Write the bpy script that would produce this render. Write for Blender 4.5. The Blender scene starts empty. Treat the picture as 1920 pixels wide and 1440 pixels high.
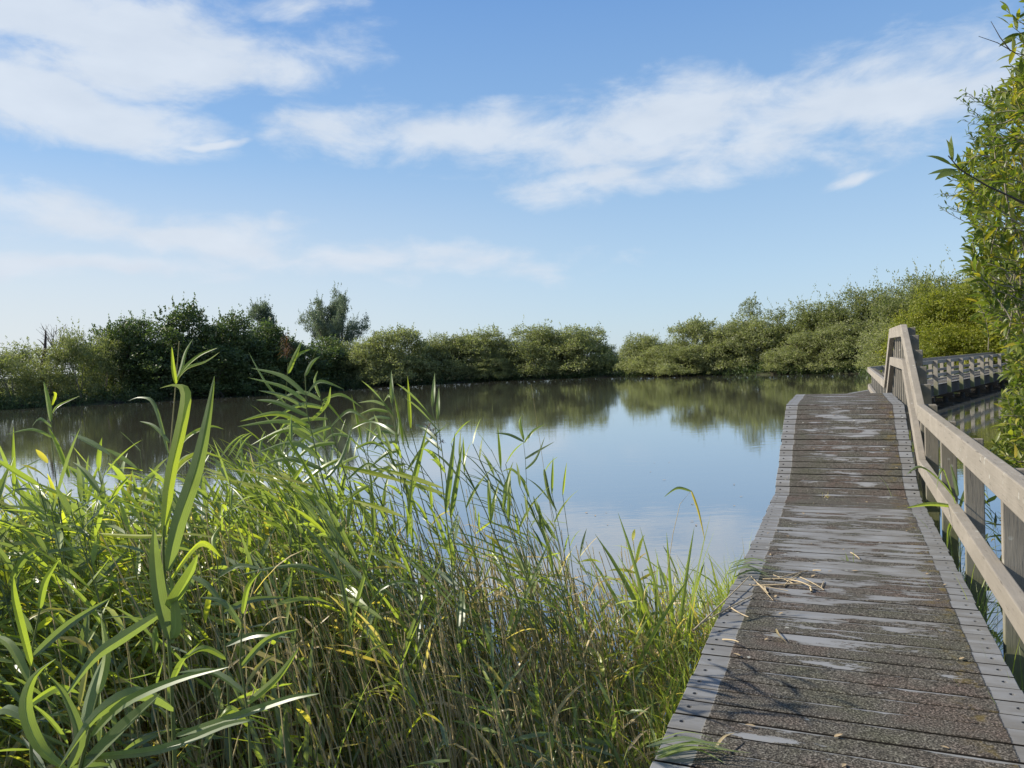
import bpy, bmesh, math, random
import numpy as np
from mathutils import Vector, Matrix
R = math.radians
rng = np.random.default_rng(7)
random.seed(7)
scene = bpy.context.scene
COL = scene.collection

# ------------------------------------------------------------------ camera
EYE = 2.24            # metres above the water (water is z = 0)
DECK = 0.69           # walking surface of the boardwalk
FPX = 1450.0          # focal length in pixels of the 1920 px wide photograph
PITCH, ROLL = math.atan(46.5 / FPX), 0.038
PHI = math.atan(620 / FPX)      # heading of the boardwalk, clockwise from +Y
cam_d = bpy.data.cameras.new('camera'); cam = bpy.data.objects.new('camera', cam_d); COL.objects.link(cam)
cam_d.sensor_width = 36; cam_d.lens = 36 * FPX / 1920; cam_d.clip_start = 0.05; cam_d.clip_end = 9000
cp, sp, cr, sr = math.cos(PITCH), math.sin(PITCH), math.cos(ROLL), math.sin(ROLL)
FW, RT, UP = Vector((0, cp, -sp)), Vector((1, 0, 0)), Vector((0, sp, cp))
cR = RT * cr - UP * sr; cU = RT * sr + UP * cr
m = Matrix((cR, cU, -FW)).transposed().to_4x4(); m.translation = (0, 0, EYE)
cam.matrix_world = m
scene.camera = cam

def ray(px, py):
    u, v = px - 960, py - 720
    return FW + cR * (u / FPX) - cU * (v / FPX)
def at(px, py, Y):
    d = ray(px, py); return Vector((0, 0, EYE)) + d * (Y / d.y)

# ------------------------------------------------------------------ light, sky, exposure
SUN_AZ, SUN_EL = R(-80), R(36)       # azimuth from +Y, clockwise positive
sd = bpy.data.lights.new('sun', 'SUN'); so = bpy.data.objects.new('sun', sd); COL.objects.link(so)
sd.energy = 4.4; sd.angle = R(0.53); sd.color = (1, 0.93, 0.80)
sdir = Vector((math.sin(SUN_AZ) * math.cos(SUN_EL), math.cos(SUN_AZ) * math.cos(SUN_EL), math.sin(SUN_EL)))
so.rotation_euler = sdir.to_track_quat('Z', 'Y').to_euler(); so.location = (-20, 10, 30)
scene.view_settings.view_transform = 'Standard'; scene.view_settings.look = 'None'
scene.view_settings.gamma = 1; scene.view_settings.exposure = 0.7
scene.render.engine = 'CYCLES'
scene.cycles.max_bounces = 6; scene.cycles.diffuse_bounces = 3; scene.cycles.glossy_bounces = 3; scene.cycles.transmission_bounces = 4

class NT:
    """tiny helper to write node trees"""
    def __init__(s, nt):
        s.nt = nt; nt.nodes.clear()
    def n(s, t, **k):
        nd = s.nt.nodes.new(t)
        for a, b in k.items():
            if a.startswith('i_'):
                nd.inputs[a[2:].replace('_', ' ')].default_value = b
            else: setattr(nd, a, b)
        return nd
    def l(s, a, b): s.nt.links.new(a, b)
    def put(s, sock, v):
        if isinstance(v, bpy.types.NodeSocket): s.l(v, sock)
        elif v is not None: sock.default_value = v
    def math(s, op, a, b=None, c=None, clamp=False):
        nd = s.n('ShaderNodeMath', operation=op, use_clamp=clamp)
        for i, v in enumerate((a, b, c)): s.put(nd.inputs[i], v)
        return nd.outputs[0]
    def noise(s, vec, scale, detail=4, rough=.55, w=None, dist=0):
        nd = s.n('ShaderNodeTexNoise'); nd.noise_dimensions = '4D' if w is not None else '3D'
        s.put(nd.inputs['Vector'], vec)
        if w is not None: s.put(nd.inputs['W'], w)
        nd.inputs['Scale'].default_value = scale; nd.inputs['Detail'].default_value = detail
        nd.inputs['Roughness'].default_value = rough; nd.inputs['Distortion'].default_value = dist
        return nd.outputs['Fac']
    def mapping(s, vec, scale=(1, 1, 1), rot=(0, 0, 0), loc=(0, 0, 0)):
        nd = s.n('ShaderNodeMapping'); s.l(vec, nd.inputs[0])
        nd.inputs['Scale'].default_value = scale; nd.inputs['Rotation'].default_value = rot; nd.inputs['Location'].default_value = loc
        return nd.outputs[0]
    def ss(s, v, a, b, lo=0., hi=1.):
        nd = s.n('ShaderNodeMapRange', interpolation_type='SMOOTHSTEP'); s.put(nd.inputs[0], v)
        for i, x in zip((1, 2, 3, 4), (a, b, lo, hi)): s.put(nd.inputs[i], x)
        return nd.outputs[0]
    def mix(s, f, a, b, mode='MIX'):
        nd = s.n('ShaderNodeMix', data_type='RGBA', blend_type=mode)
        s.put(nd.inputs[0], f)
        for i, v in ((6, a), (7, b)):
            if isinstance(v, tuple) and len(v) == 3: v = v + (1,)
            s.put(nd.inputs[i], v)
        return nd.outputs[2]
    def ramp(s, f, stops):
        nd = s.n('ShaderNodeValToRGB'); s.put(nd.inputs[0], f); e = nd.color_ramp.elements
        while len(e) < len(stops): e.new(.5)
        for x, (p, c) in zip(e, stops): x.position = p; x.color = tuple(c) + (1,)
        return nd.outputs[0]
    def bump(s, h, strength=.5, dist=.01):
        nd = s.n('ShaderNodeBump'); s.put(nd.inputs['Height'], h)
        nd.inputs['Strength'].default_value = strength; nd.inputs['Distance'].default_value = dist
        return nd.outputs[0]

world = bpy.data.worlds.new('World'); scene.world = world; world.use_nodes = True
W = NT(world.node_tree)
sky = W.n('ShaderNodeTexSky', sky_type='NISHITA'); sky.sun_disc = False
sky.sun_elevation = SUN_EL; sky.sun_rotation = SUN_AZ % (2 * math.pi)
sky.altitude = 0; sky.air_density = 1.0; sky.dust_density = 0.4; sky.ozone_density = 3.0
gen = W.n('ShaderNodeTexCoord').outputs['Generated']
sep = W.n('ShaderNodeSeparateXYZ'); W.l(gen, sep.inputs[0])
az = W.math('ARCTAN2', sep.outputs[0], sep.outputs[1])
el = W.math('ARCSINE', sep.outputs[2])
warp = W.n('ShaderNodeTexNoise'); W.l(gen, warp.inputs['Vector']); warp.inputs['Scale'].default_value = 7; warp.inputs['Detail'].default_value = 3
wc = W.n('ShaderNodeSeparateXYZ'); W.l(warp.outputs['Color'], wc.inputs[0])
azw = W.math('ADD', az, W.math('MULTIPLY', W.math('SUBTRACT', wc.outputs[0], .5), .16))
elw = W.math('ADD', el, W.math('MULTIPLY', W.math('SUBTRACT', wc.outputs[1], .5), .07))
# cloud banks of this morning: azimuth, elevation, half-widths (radians), tilt, weight
banks = [(170, 50, 330, 80, 0, 1.1), (330, 120, 320, 80, -4, 1.15), (140, 205, 300, 60, 5, 1.1), (560, 10, 120, 30, -8, .5),
         (820, 255, 430, 60, 5, .95), (1230, 245, 430, 85, -3, 1.0), (1150, 350, 260, 36, 4, .9), (1650, 190, 380, 100, -4, .85),
         (220, 420, 620, 48, 8, .9), (700, 480, 450, 38, 5, .75), (120, 490, 380, 26, 2, .8), (1620, 325, 70, 15, -5, .8), (400, 272, 70, 10, 2, .9)]
best = None
for (bx_, by_, rx, ry, tilt, wt) in banks:
    d = ray(bx_, by_).normalized(); a0, e0 = math.atan2(d.x, d.y), math.asin(d.z)
    t = R(tilt) - ROLL
    da, de = W.math('SUBTRACT', azw, a0), W.math('SUBTRACT', elw, e0)
    p = W.math('SUBTRACT', W.math('MULTIPLY', da, math.cos(t) * FPX / rx), W.math('MULTIPLY', de, math.sin(t) * FPX / rx))
    q = W.math('ADD', W.math('MULTIPLY', da, math.sin(t) * FPX / ry), W.math('MULTIPLY', de, math.cos(t) * FPX / ry))
    r = W.math('SQRT', W.math('ADD', W.math('MULTIPLY', p, p), W.math('MULTIPLY', q, q)))
    v = W.math('MULTIPLY', W.math('SUBTRACT', 1, r), wt)
    best = v if best is None else W.math('MAXIMUM', best, v)
sv = W.mapping(gen, scale=(1, 1, 2.4))
fb = W.noise(sv, 9, 9, .60, dist=.3)
lowf = W.noise(sv, 2.2, 3, .5)
# the same sort of broken cloud all round the rest of the sky
far_mask = W.ss(W.math('ABSOLUTE', az), .72, .95)
other = W.math('MULTIPLY', W.math('SUBTRACT', lowf, .5), 3.0)
best = W.math('ADD', W.math('MULTIPLY', best, W.math('SUBTRACT', 1, far_mask)), W.math('MULTIPLY', other, far_mask))
best = W.math('MAXIMUM', best, -1.0)
dens = W.ss(W.math('ADD', best, W.math('MULTIPLY', W.math('SUBTRACT', fb, .5), 2.1)), -.08, .80)
dens = W.math('MULTIPLY', dens, W.ss(el, -.02, .10))
dens = W.math('MULTIPLY', dens, .9)
hz = W.ss(el, .36, -.02)
hz = W.math('MULTIPLY', W.math('POWER', hz, 1.5), .72)
tinted = W.mix(1., sky.outputs[0], (.80, 1.0, 1.22), 'MULTIPLY')
grad = W.ramp(W.math('MULTIPLY', el, 2.0, clamp=True), [(0, (3.75, 4.4, 4.9)), (.2, (3.1, 4.1, 5.0)), (.5, (1.95, 3.2, 4.8)), (.86, (1.15, 2.3, 4.4))])
base = W.mix(W.ss(el, .9, .42, 0, .8), tinted, grad)
# pale haze low in the sky on the sun's side
sunward = W.math('ADD', W.math('MULTIPLY', sep.outputs[0], math.sin(SUN_AZ)), W.math('MULTIPLY', sep.outputs[1], math.cos(SUN_AZ)))
base = W.mix(W.math('MULTIPLY', W.ss(el, .30, .0), W.ss(sunward, -.1, .8, 0, .8)), base, (4.9, 5.05, 5.1))
cloudc = W.mix(W.noise(sv, 14, 5, .5), (3.9, 4.4, 5.1), (5.0, 5.4, 5.9))
final = W.mix(dens, base, cloudc)
bg = W.n('ShaderNodeBackground'); W.l(final, bg.inputs[0]); bg.inputs[1].default_value = .098
wo = W.n('ShaderNodeOutputWorld'); W.l(bg.outputs[0], wo.inputs[0])
world.cycles.sampling_method = 'MANUAL'; world.cycles.sample_map_resolution = 512

# ------------------------------------------------------------------ object helpers
def link(o, parent=None):
    COL.objects.link(o)
    if parent is not None: o.parent = parent
    return o
def tag(o, label=None, cat=None, group=None, kind=None):
    if label: o['label'] = label
    if cat: o['category'] = cat
    if group: o['group'] = group
    if kind: o['kind'] = kind
    return o
def empty(name, loc=(0, 0, 0), rz=0, label=None, cat=None, group=None):
    o = bpy.data.objects.new(name, None); o.location = loc; o.rotation_euler = (0, 0, rz); o.empty_display_size = .1
    link(o); return tag(o, label, cat, group)
def mesh_obj(name, me, parent=None, loc=None, rot=None):
    o = bpy.data.objects.new(name, me); link(o, parent)
    if loc is not None: o.location = loc
    if rot is not None: o.rotation_euler = rot
    return o
def np_mesh(name, V, Q, mat, tint=None, smooth=False):
    """V (n,3), Q (m,4) quads"""
    me = bpy.data.meshes.new(name)
    V = np.ascontiguousarray(V, np.float32); Q = np.ascontiguousarray(Q, np.int32)
    me.vertices.add(len(V)); me.vertices.foreach_set('co', V.ravel())
    me.loops.add(Q.size); me.loops.foreach_set('vertex_index', Q.ravel())
    me.polygons.add(len(Q)); me.polygons.foreach_set('loop_start', np.arange(0, Q.size, 4, dtype=np.int32))
    me.polygons.foreach_set('loop_total', np.full(len(Q), 4, np.int32))
    if smooth: me.polygons.foreach_set('use_smooth', np.ones(len(Q), bool))
    if tint is not None:
        a = me.attributes.new('tint', 'FLOAT', 'POINT'); a.data.foreach_set('value', np.ascontiguousarray(tint, np.float32))
    me.update(calc_edges=True)
    mats = mat if isinstance(mat, (list, tuple)) else [mat]
    for x in mats: me.materials.append(x)
    return me
class Geo:
    """collects quads with a tint per vertex and a material slot per face"""
    def __init__(s): s.V, s.Q, s.T, s.M, s.A, s.n = [], [], [], [], [], 0
    def add(s, V, Q, T=0.5, mat=0, blade=False):
        V = np.asarray(V, float).reshape(-1, 3); Q = np.asarray(Q, int).reshape(-1, 4)
        s.V.append(V); s.Q.append(Q + s.n); s.n += len(V)
        s.T.append(np.broadcast_to(np.asarray(T, float), (len(V),)) if np.ndim(T) < 2 else np.asarray(T).ravel())
        s.M.append(np.full(len(Q), mat)); s.A.append(np.tile([-1., -.01, .01, 1.], len(V) // 4) if blade else np.full(len(V), .5))
    def mesh(s, name, mat, smooth=False):
        me = np_mesh(name, np.concatenate(s.V), np.concatenate(s.Q), mat, np.concatenate(s.T), smooth)
        M = np.concatenate(s.M); A = np.concatenate(s.A)
        if (A < 0).any(): at_ = me.attributes.new('across', 'FLOAT', 'POINT'); at_.data.foreach_set('value', A.astype(np.float32))
        if M.any(): me.polygons.foreach_set('material_index', M.astype(np.int32)); me.update()
        return me

# leaf blades: all arguments arrays of N
PROF_T = np.array([0, .1, .3, .5, .7, .88, 1.]); PROF_W = np.array([.35, .8, 1., .92, .66, .32, .03])
def blades(base, az, el, L, Wd, droop, roll=0., fold=.25, S=6, twist=0., prof=None):
    base = np.asarray(base, float).reshape(-1, 3); N = len(base)
    f = lambda x: np.broadcast_to(np.asarray(x, float), (N,))
    az, el, L, Wd, droop, roll, twist = map(f, (az, el, L, Wd, droop, roll, twist))
    P = np.zeros((N, S + 1, 3)); D = np.zeros((N, S + 1, 3)); P[:, 0] = base
    for i in range(S + 1):
        e = el - droop * (i / S) ** 1.3
        D[:, i] = np.stack([np.cos(e) * np.cos(az), np.cos(e) * np.sin(az), np.sin(e)], -1)
        if i < S: P[:, i + 1] = P[:, i] + D[:, i] * (L / S)[:, None]
    return ribbon(P, D, np.stack([-np.sin(az), np.cos(az), 0 * az], -1), Wd, roll, twist, fold, prof)
def ribbon(P, D, side, Wd, roll, twist, fold, prof=None):
    N, S1, _ = P.shape; S = S1 - 1
    t = np.linspace(0, 1, S1); w = np.interp(t, PROF_T, PROF_W if prof is None else prof)
    sd_ = np.broadcast_to(side[:, None], P.shape)
    nr = np.cross(sd_, D); nr /= np.linalg.norm(nr, axis=-1, keepdims=True) + 1e-9
    rl = (roll[:, None] + twist[:, None] * t[None])[..., None]
    s2 = sd_ * np.cos(rl) + nr * np.sin(rl); n2 = nr * np.cos(rl) - sd_ * np.sin(rl)
    hw = (Wd[:, None] * w[None] * .5)[..., None]
    V = np.stack([P - s2 * hw, P + n2 * hw * fold, P + s2 * hw], 2)      # N,S1,3,3
    idx = np.arange(N * S1 * 3).reshape(N, S1, 3)
    Q = np.concatenate([np.stack([idx[:, :-1, k], idx[:, :-1, k + 1], idx[:, 1:, k + 1], idx[:, 1:, k]], -1).reshape(-1, 4) for k in (0, 1)])
    return V.reshape(-1, 3), Q
def path_blade(pts, width, roll=0., fold=.25, side=None, S=9, prof=None, twist=0.):
    pts = np.array([tuple(p) for p in pts], float)
    # Catmull-like resample
    tt = np.linspace(0, len(pts) - 1, S + 1); out = []
    for t in tt:
        i = min(int(t), len(pts) - 2); u = t - i
        p0, p1, p2, p3 = pts[max(i - 1, 0)], pts[i], pts[i + 1], pts[min(i + 2, len(pts) - 1)]
        out.append(.5 * ((2 * p1) + (p2 - p0) * u + (2 * p0 - 5 * p1 + 4 * p2 - p3) * u * u + (3 * p1 - p0 - 3 * p2 + p3) * u ** 3))
    P = np.array(out)[None]; D = np.gradient(P, axis=1); D /= np.linalg.norm(D, axis=-1, keepdims=True) + 1e-9
    s0 = np.array(side if side is not None else (1, .2, 0), float)
    md = D[0].mean(0); s0 = s0 - md * s0.dot(md); s0 /= np.linalg.norm(s0)
    a = lambda x: np.array([x], float)
    return ribbon(P, D, s0[None], a(width), a(roll), a(twist), fold, prof)
def crease(V, Q):
    """one blade with its midrib split, so the two halves catch the light differently"""
    C = np.asarray(V).reshape(-1, 3, 3)[:, [0, 1, 1, 2]]; S1 = len(C); ix = np.arange(S1 * 4).reshape(S1, 4)
    Qn = np.concatenate([np.stack([ix[:-1, k], ix[:-1, k + 1], ix[1:, k + 1], ix[1:, k]], -1) for k in (0, 2)])
    return C.reshape(-1, 3), Qn
def tubes(P, Rr, K=5):
    """P (N,S,3) polylines, Rr (N,S) radii"""
    P = np.asarray(P, float); N, S, _ = P.shape; Rr = np.broadcast_to(np.asarray(Rr, float), (N, S))
    D = np.gradient(P, axis=1); D /= np.linalg.norm(D, axis=-1, keepdims=True) + 1e-9
    ref = np.where(np.abs(D[..., 2:3]) < .9, np.array([0, 0, 1.]), np.array([1., 0, 0]))
    a = np.cross(D, ref); a /= np.linalg.norm(a, axis=-1, keepdims=True) + 1e-9; b = np.cross(D, a)
    th = np.arange(K) * 2 * np.pi / K
    V = P[:, :, None] + (a[:, :, None] * np.cos(th)[None, None, :, None] + b[:, :, None] * np.sin(th)[None, None, :, None]) * Rr[:, :, None, None]
    idx = np.arange(N * S * K).reshape(N, S, K); nx = np.roll(idx, -1, 2)
    Q = np.stack([idx[:, :-1], nx[:, :-1], nx[:, 1:], idx[:, 1:]], -1).reshape(-1, 4)
    return V.reshape(-1, 3), Q
def ends(P):
    return P
def bez(p0, p1, p2, S):
    t = np.linspace(0, 1, S)[:, None]; p0, p1, p2 = (np.array(tuple(p), float) for p in (p0, p1, p2))
    return (1 - t) ** 2 * p0 + 2 * t * (1 - t) * p1 + t * t * p2

# ------------------------------------------------------------------ materials
def new_mat(name):
    mt = bpy.data.materials.new(name); mt.use_nodes = True; n = NT(mt.node_tree)
    return mt, n
def finish(n, shader):
    o = n.n('ShaderNodeOutputMaterial'); n.l(shader, o.inputs[0])
def principled(n, col, rough=.8, spec=.5, normal=None, **k):
    b = n.n('ShaderNodeBsdfPrincipled')
    n.put(b.inputs['Base Color'], col if not isinstance(col, tuple) else col + (1,)); n.put(b.inputs['Roughness'], rough)
    b.inputs['Specular IOR Level'].default_value = spec
    if normal is not None: n.l(normal, b.inputs['Normal'])
    return b
def leaf_mat(name, stops, trans=.45, rough=.4, spec=.5, tgain=(1.5, 1.7, .7), veins=False):
    mt, n = new_mat(name)
    at_ = n.n('ShaderNodeAttribute', attribute_name='tint').outputs['Fac']
    rnd = n.n('ShaderNodeObjectInfo').outputs['Random']
    f = n.math('ADD', at_, n.math('MULTIPLY', n.math('SUBTRACT', rnd, .5), .12), clamp=True)
    col = n.ramp(f, stops)
    pos = n.n('ShaderNodeNewGeometry').outputs['Position']
    col = n.mix(n.ss(n.noise(pos, 26, 3, .6), .5, .75, 0, .35), col, n.mix(1., col, (.62, .60, .55), 'MULTIPLY'))
    ac = n.n('ShaderNodeAttribute', attribute_name='across').outputs['Fac']
    st = n.math('MULTIPLY', n.math('SINE', n.math('MULTIPLY', ac, 26)), n.ss(n.math('ABSOLUTE', ac), 0, .06))
    col = n.mix(n.ss(st, -.2, 1, 0, .30), col, n.mix(1., col, (.66, .70, .62), 'MULTIPLY'))
    col = n.mix(n.math('MULTIPLY', n.ss(n.math('ABSOLUTE', n.math('SUBTRACT', ac, .0)), .10, .03), .45), col, n.mix(1., col, (1.55, 1.5, 1.5), 'MULTIPLY')) if veins else col
    b = principled(n, col, rough, spec)
    tr = n.n('ShaderNodeBsdfTranslucent')
    tc = n.mix(1.0, col, tuple(tgain), 'MULTIPLY'); n.l(tc, tr.inputs[0])
    mx = n.n('ShaderNodeMixShader'); mx.inputs[0].default_value = trans
    n.l(b.outputs[0], mx.inputs[1]); n.l(tr.outputs[0], mx.inputs[2]); finish(n, mx.outputs[0])
    return mt
M_reed = leaf_mat('reed_leaf', [(0, (.12, .15, .10)), (.35, (.19, .235, .115)), (.6, (.27, .325, .085)), (.78, (.40, .42, .07)), (.88, (.42, .31, .13)), (1, (.58, .46, .27))], .50, .36, .7, (1.5, 1.6, .5), True)
M_stem = leaf_mat('reed_stem', [(0, (.09, .12, .045)), (.4, (.17, .20, .07)), (.7, (.42, .34, .18)), (1, (.62, .50, .31))], .25, .5, .4)
M_head = leaf_mat('reed_plume', [(0, (.05, .03, .025)), (1, (.16, .09, .06))], .3, .7, .2)
M_willow = leaf_mat('willow_leaf', [(0, (.135, .145, .066)), (.5, (.245, .255, .118)), (1, (.36, .36, .17))], .48, .5, .4, (1.2, 1.35, .7))
M_alder = leaf_mat('alder_leaf', [(0, (.045, .068, .028)), (.5, (.085, .118, .044)), (1, (.16, .185, .07))], .42, .45, .4, (1.2, 1.4, .7))
M_silver = leaf_mat('hazed_white_willow_leaf', [(0, (.10, .13, .085)), (.5, (.17, .205, .14)), (1, (.25, .28, .20))], .40, .5, .4, (1.1, 1.2, .8))  # silver-green willow leaf, its pale tone also standing in for distance haze
M_yellow = leaf_mat('yellow_green_leaf', [(0, (.10, .12, .022)), (.5, (.20, .22, .032)), (1, (.34, .32, .05))], .48, .5, .4, (1.3, 1.4, .6))
M_near = leaf_mat('near_willow_leaf', [(0, (.08, .115, .03)), (.45, (.17, .205, .042)), (.8, (.33, .31, .05)), (1, (.42, .31, .05))], .48, .40, .5, (1.3, 1.45, .55))
M_pale = leaf_mat('pale_leaf', [(0, (.12, .14, .052)), (.5, (.20, .215, .085)), (1, (.29, .28, .12))], .46, .5, .4, (1.2, 1.35, .7))

def wood_mat(name, c0, c1, grain, rough=.75, algae=False):
    mt, n = new_mat(name)
    oc = n.n('ShaderNodeTexCoord').outputs['Object']; rnd = n.n('ShaderNodeObjectInfo').outputs['Random']
    w = n.math('MULTIPLY', rnd, 40)
    g = n.noise(n.mapping(oc, grain), 1, 6, .65, w, .5)
    fine = n.noise(n.mapping(oc, tuple(x * 4 for x in grain)), 1, 3, .6, w)
    blot = n.noise(oc, 3.5, 4, .6, w)
    spot = n.ss(n.noise(oc, 45, 3, .7, w), .70, .78)
    col = n.mix(g, c0, c1)
    col = n.mix(n.ss(fine, .58, .75), col, tuple(x * .45 for x in c0))
    col = n.mix(n.ss(blot, .45, .75, 0, .55), col, tuple(x * 1.22 for x in c1))
    col = n.mix(n.math('MULTIPLY', spot, .6), col, (.07, .055, .04))
    vo = n.n('ShaderNodeTexVoronoi'); n.l(oc, vo.inputs['Vector']); vo.inputs['Scale'].default_value = 16
    lich = n.math('MULTIPLY', n.ss(vo.outputs['Distance'], .24, .14), n.ss(n.noise(oc, 2.3, 2, .5, w), .52, .62))
    col = n.mix(n.math('MULTIPLY', lich, .55), col, (.50, .50, .44))
    if algae:
        z = n.n('ShaderNodeSeparateXYZ'); n.l(n.n('ShaderNodeNewGeometry').outputs['Position'], z.inputs[0])
        al = n.math('MULTIPLY', n.ss(n.math('ADD', z.outputs[2], n.math('MULTIPLY', n.math('SUBTRACT', blot, .5), .5)), .95, .45), .75)
        col = n.mix(al, col, (.12, .135, .035))
    h = n.math('ADD', n.math('MULTIPLY', g, .5), fine)
    b = principled(n, col, rough, .3, n.bump(h, .45, .004)); finish(n, b.outputs[0])
    return mt
M_rail = wood_mat('weathered_rail_wood', (.19, .165, .13), (.29, .255, .21), (22, 1.6, 22))
M_post = wood_mat('weathered_post_wood', (.17, .15, .12), (.27, .24, .195), (26, 26, 2.0), algae=True)
M_beam = wood_mat('shade_dark_beam_wood', (.022, .018, .014), (.045, .037, .028), (16, 1.6, 16))  # dark wood, blackened further to stand in for shade under the deck
def plank_mat():
    mt, n = new_mat('plank_grey_wood_with_grit')
    oc = n.n('ShaderNodeTexCoord').outputs['Object']; rnd = n.n('ShaderNodeObjectInfo').outputs['Random']
    w = n.math('MULTIPLY', rnd, 97.3)
    pos = n.n('ShaderNodeNewGeometry').outputs['Position']
    vr = n.mapping(pos, rot=(0, 0, PHI))
    sx = n.n('ShaderNodeSeparateXYZ'); n.l(vr, sx.inputs[0]); al = sx.outputs[1]
    so_ = n.n('ShaderNodeSeparateXYZ'); n.l(oc, so_.inputs[0]); x = so_.outputs[0]
    # bare grey wood
    grain = n.noise(n.mapping(oc, (2.2, 60, 20)), 1, 6, .65, w, .3)
    blot = n.noise(n.mapping(oc, (3, 8, 3)), 1, 4, .6, w)
    wood = n.mix(grain, (.105, .10, .092), (.21, .203, .19))
    wood = n.mix(n.ss(blot, .42, .66, 0, .65), wood, (.25, .255, .262))
    wood = n.mix(n.ss(grain, .33, .24), wood, (.10, .085, .07))
    wood = n.mix(n.math('MULTIPLY', rnd, .22), wood, (.12, .115, .11))
    # gritty coating, worn off in long patches
    wear = n.noise(n.mapping(oc, (2.6, 11, 1)), 1, 5, .62, w)
    walked = n.ss(al, 3.6, 5.9); walked = n.math('MULTIPLY', walked, n.ss(al, 8.6, 7.9))
    ramp_w = n.math('MULTIPLY', n.ss(al, 8.5, 9.2), n.ss(n.math('ABSOLUTE', n.math('SUBTRACT', x, .05)), .52, .05))
    thr = n.math('SUBTRACT', .655, n.math('MULTIPLY', walked, .20))
    thr = n.math('SUBTRACT', thr, n.math('MULTIPLY', ramp_w, .09))
    thr = n.math('ADD', thr, n.math('MULTIPLY', n.math('SUBTRACT', rnd, .5), .16))
    thr = n.math('ADD', thr, n.ss(n.math('ABSOLUTE', n.math('SUBTRACT', x, .02)), .38, .56, 0, .14))
    ye = n.ss(n.math('ADD', so_.outputs[1], n.math('MULTIPLY', n.math('SUBTRACT', n.noise(n.mapping(oc, (3, 0, 0)), 1, 3, .6, w), .5), .05)), .040, .060)
    thr = n.math('SUBTRACT', thr, n.math('MULTIPLY', ye, .16))
    rag = n.math('MULTIPLY', n.math('SUBTRACT', n.noise(n.mapping(pos, (.5, 1, 1), (0, 0, PHI)), 60, 4, .75), .5), .16)
    coat = n.ss(n.math('ADD', wear, rag), n.math('ADD', thr, .012), n.math('SUBTRACT', thr, .012))
    edge = n.math('ADD', n.math('ABSOLUTE', n.math('SUBTRACT', x, .005)), n.math('MULTIPLY', n.math('SUBTRACT', n.noise(pos, 90, 2), .5), .015))
    coat = n.math('MULTIPLY', coat, n.ss(edge, .566, .558))
    g1 = n.noise(pos, 120, 3, .7); g2 = n.noise(pos, 2.6, 4, .6)
    cc = n.ramp(g1, [(.36, (.012, .011, .009)), (.47, (.050, .045, .036)), (.58, (.125, .113, .092)), (.70, (.30, .28, .245))])
    cc = n.mix(n.ss(g2, .45, .7, 0, .5), cc, n.mix(1., cc, (1.15, .80, .78), 'MULTIPLY'))
    cc = n.mix(n.ss(g2, .5, .3, 0, .45), cc, n.mix(1., cc, (.80, .92, .62), 'MULTIPLY'))
    col = n.mix(coat, wood, cc)
    # pale lichen spots
    vo = n.n('ShaderNodeTexVoronoi'); n.l(n.mapping(vr, (1, 1, 0)), vo.inputs['Vector']); vo.inputs['Scale'].default_value = 7
    vs = n.n('ShaderNodeSeparateXYZ'); n.l(vo.outputs['Color'], vs.inputs[0])
    lich = n.math('MULTIPLY', n.ss(n.math('ADD', vo.outputs['Distance'], n.math('MULTIPLY', g1, .10)), .135, .115), n.math('GREATER_THAN', vs.outputs[0], .60))
    col = n.mix(n.math('MULTIPLY', lich, .75), col, (.40, .40, .36))
    # moss along the right-hand edge of the coating
    moss = n.math('MULTIPLY', n.ss(x, .36, .53), n.ss(n.noise(pos, 9, 4, .65), .52, .66)); moss = n.math('MULTIPLY', moss, coat)
    col = n.mix(n.math('MULTIPLY', moss, .7), col, (.13, .095, .025))
    h = n.math('ADD', n.math('MULTIPLY', coat, n.math('ADD', n.math('MULTIPLY', g1, 1.0), .5)), n.math('MULTIPLY', grain, .18))
    rough = n.math('ADD', .62, n.math('MULTIPLY', coat, .35))
    b = principled(n, col, rough, .25, n.bump(h, .7, .006)); finish(n, b.outputs[0])
    return mt
M_plank = plank_mat()
def simple_mat(name, col, rough=.8, spec=.4, metal=0, var=.3, scale=8):
    mt, n = new_mat(name); oc = n.n('ShaderNodeTexCoord').outputs['Object']
    f = n.noise(oc, scale, 4, .6); c = n.mix(f, tuple(x * (1 - var) for x in col), tuple(x * (1 + var) for x in col))
    b = principled(n, c, rough, spec, n.bump(f, .3, .01)); b.inputs['Metallic'].default_value = metal; finish(n, b.outputs[0]); return mt
M_bolt = simple_mat('bolt_steel', (.10, .095, .09), .5, .5, .6)
M_joint = simple_mat('gap_shade_plank_edge', (.028, .024, .019), .9, .15)  # plank sides coloured near black, standing in for shade in the gaps
M_bark = simple_mat('bark', (.10, .085, .07), .9, .2, var=.5, scale=12)
M_twig = simple_mat('pale_willow_bark', (.27, .235, .18), .8, .3, var=.4, scale=14)
M_dead = simple_mat('dead_wood', (.075, .055, .048), .9, .2, var=.4)
M_straw = simple_mat('dry_reed_straw', (.42, .33, .20), .65, .4, var=.35, scale=25)
M_dryleaf = simple_mat('dry_leaf', (.36, .27, .16), .75, .3, var=.4, scale=30)

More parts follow.
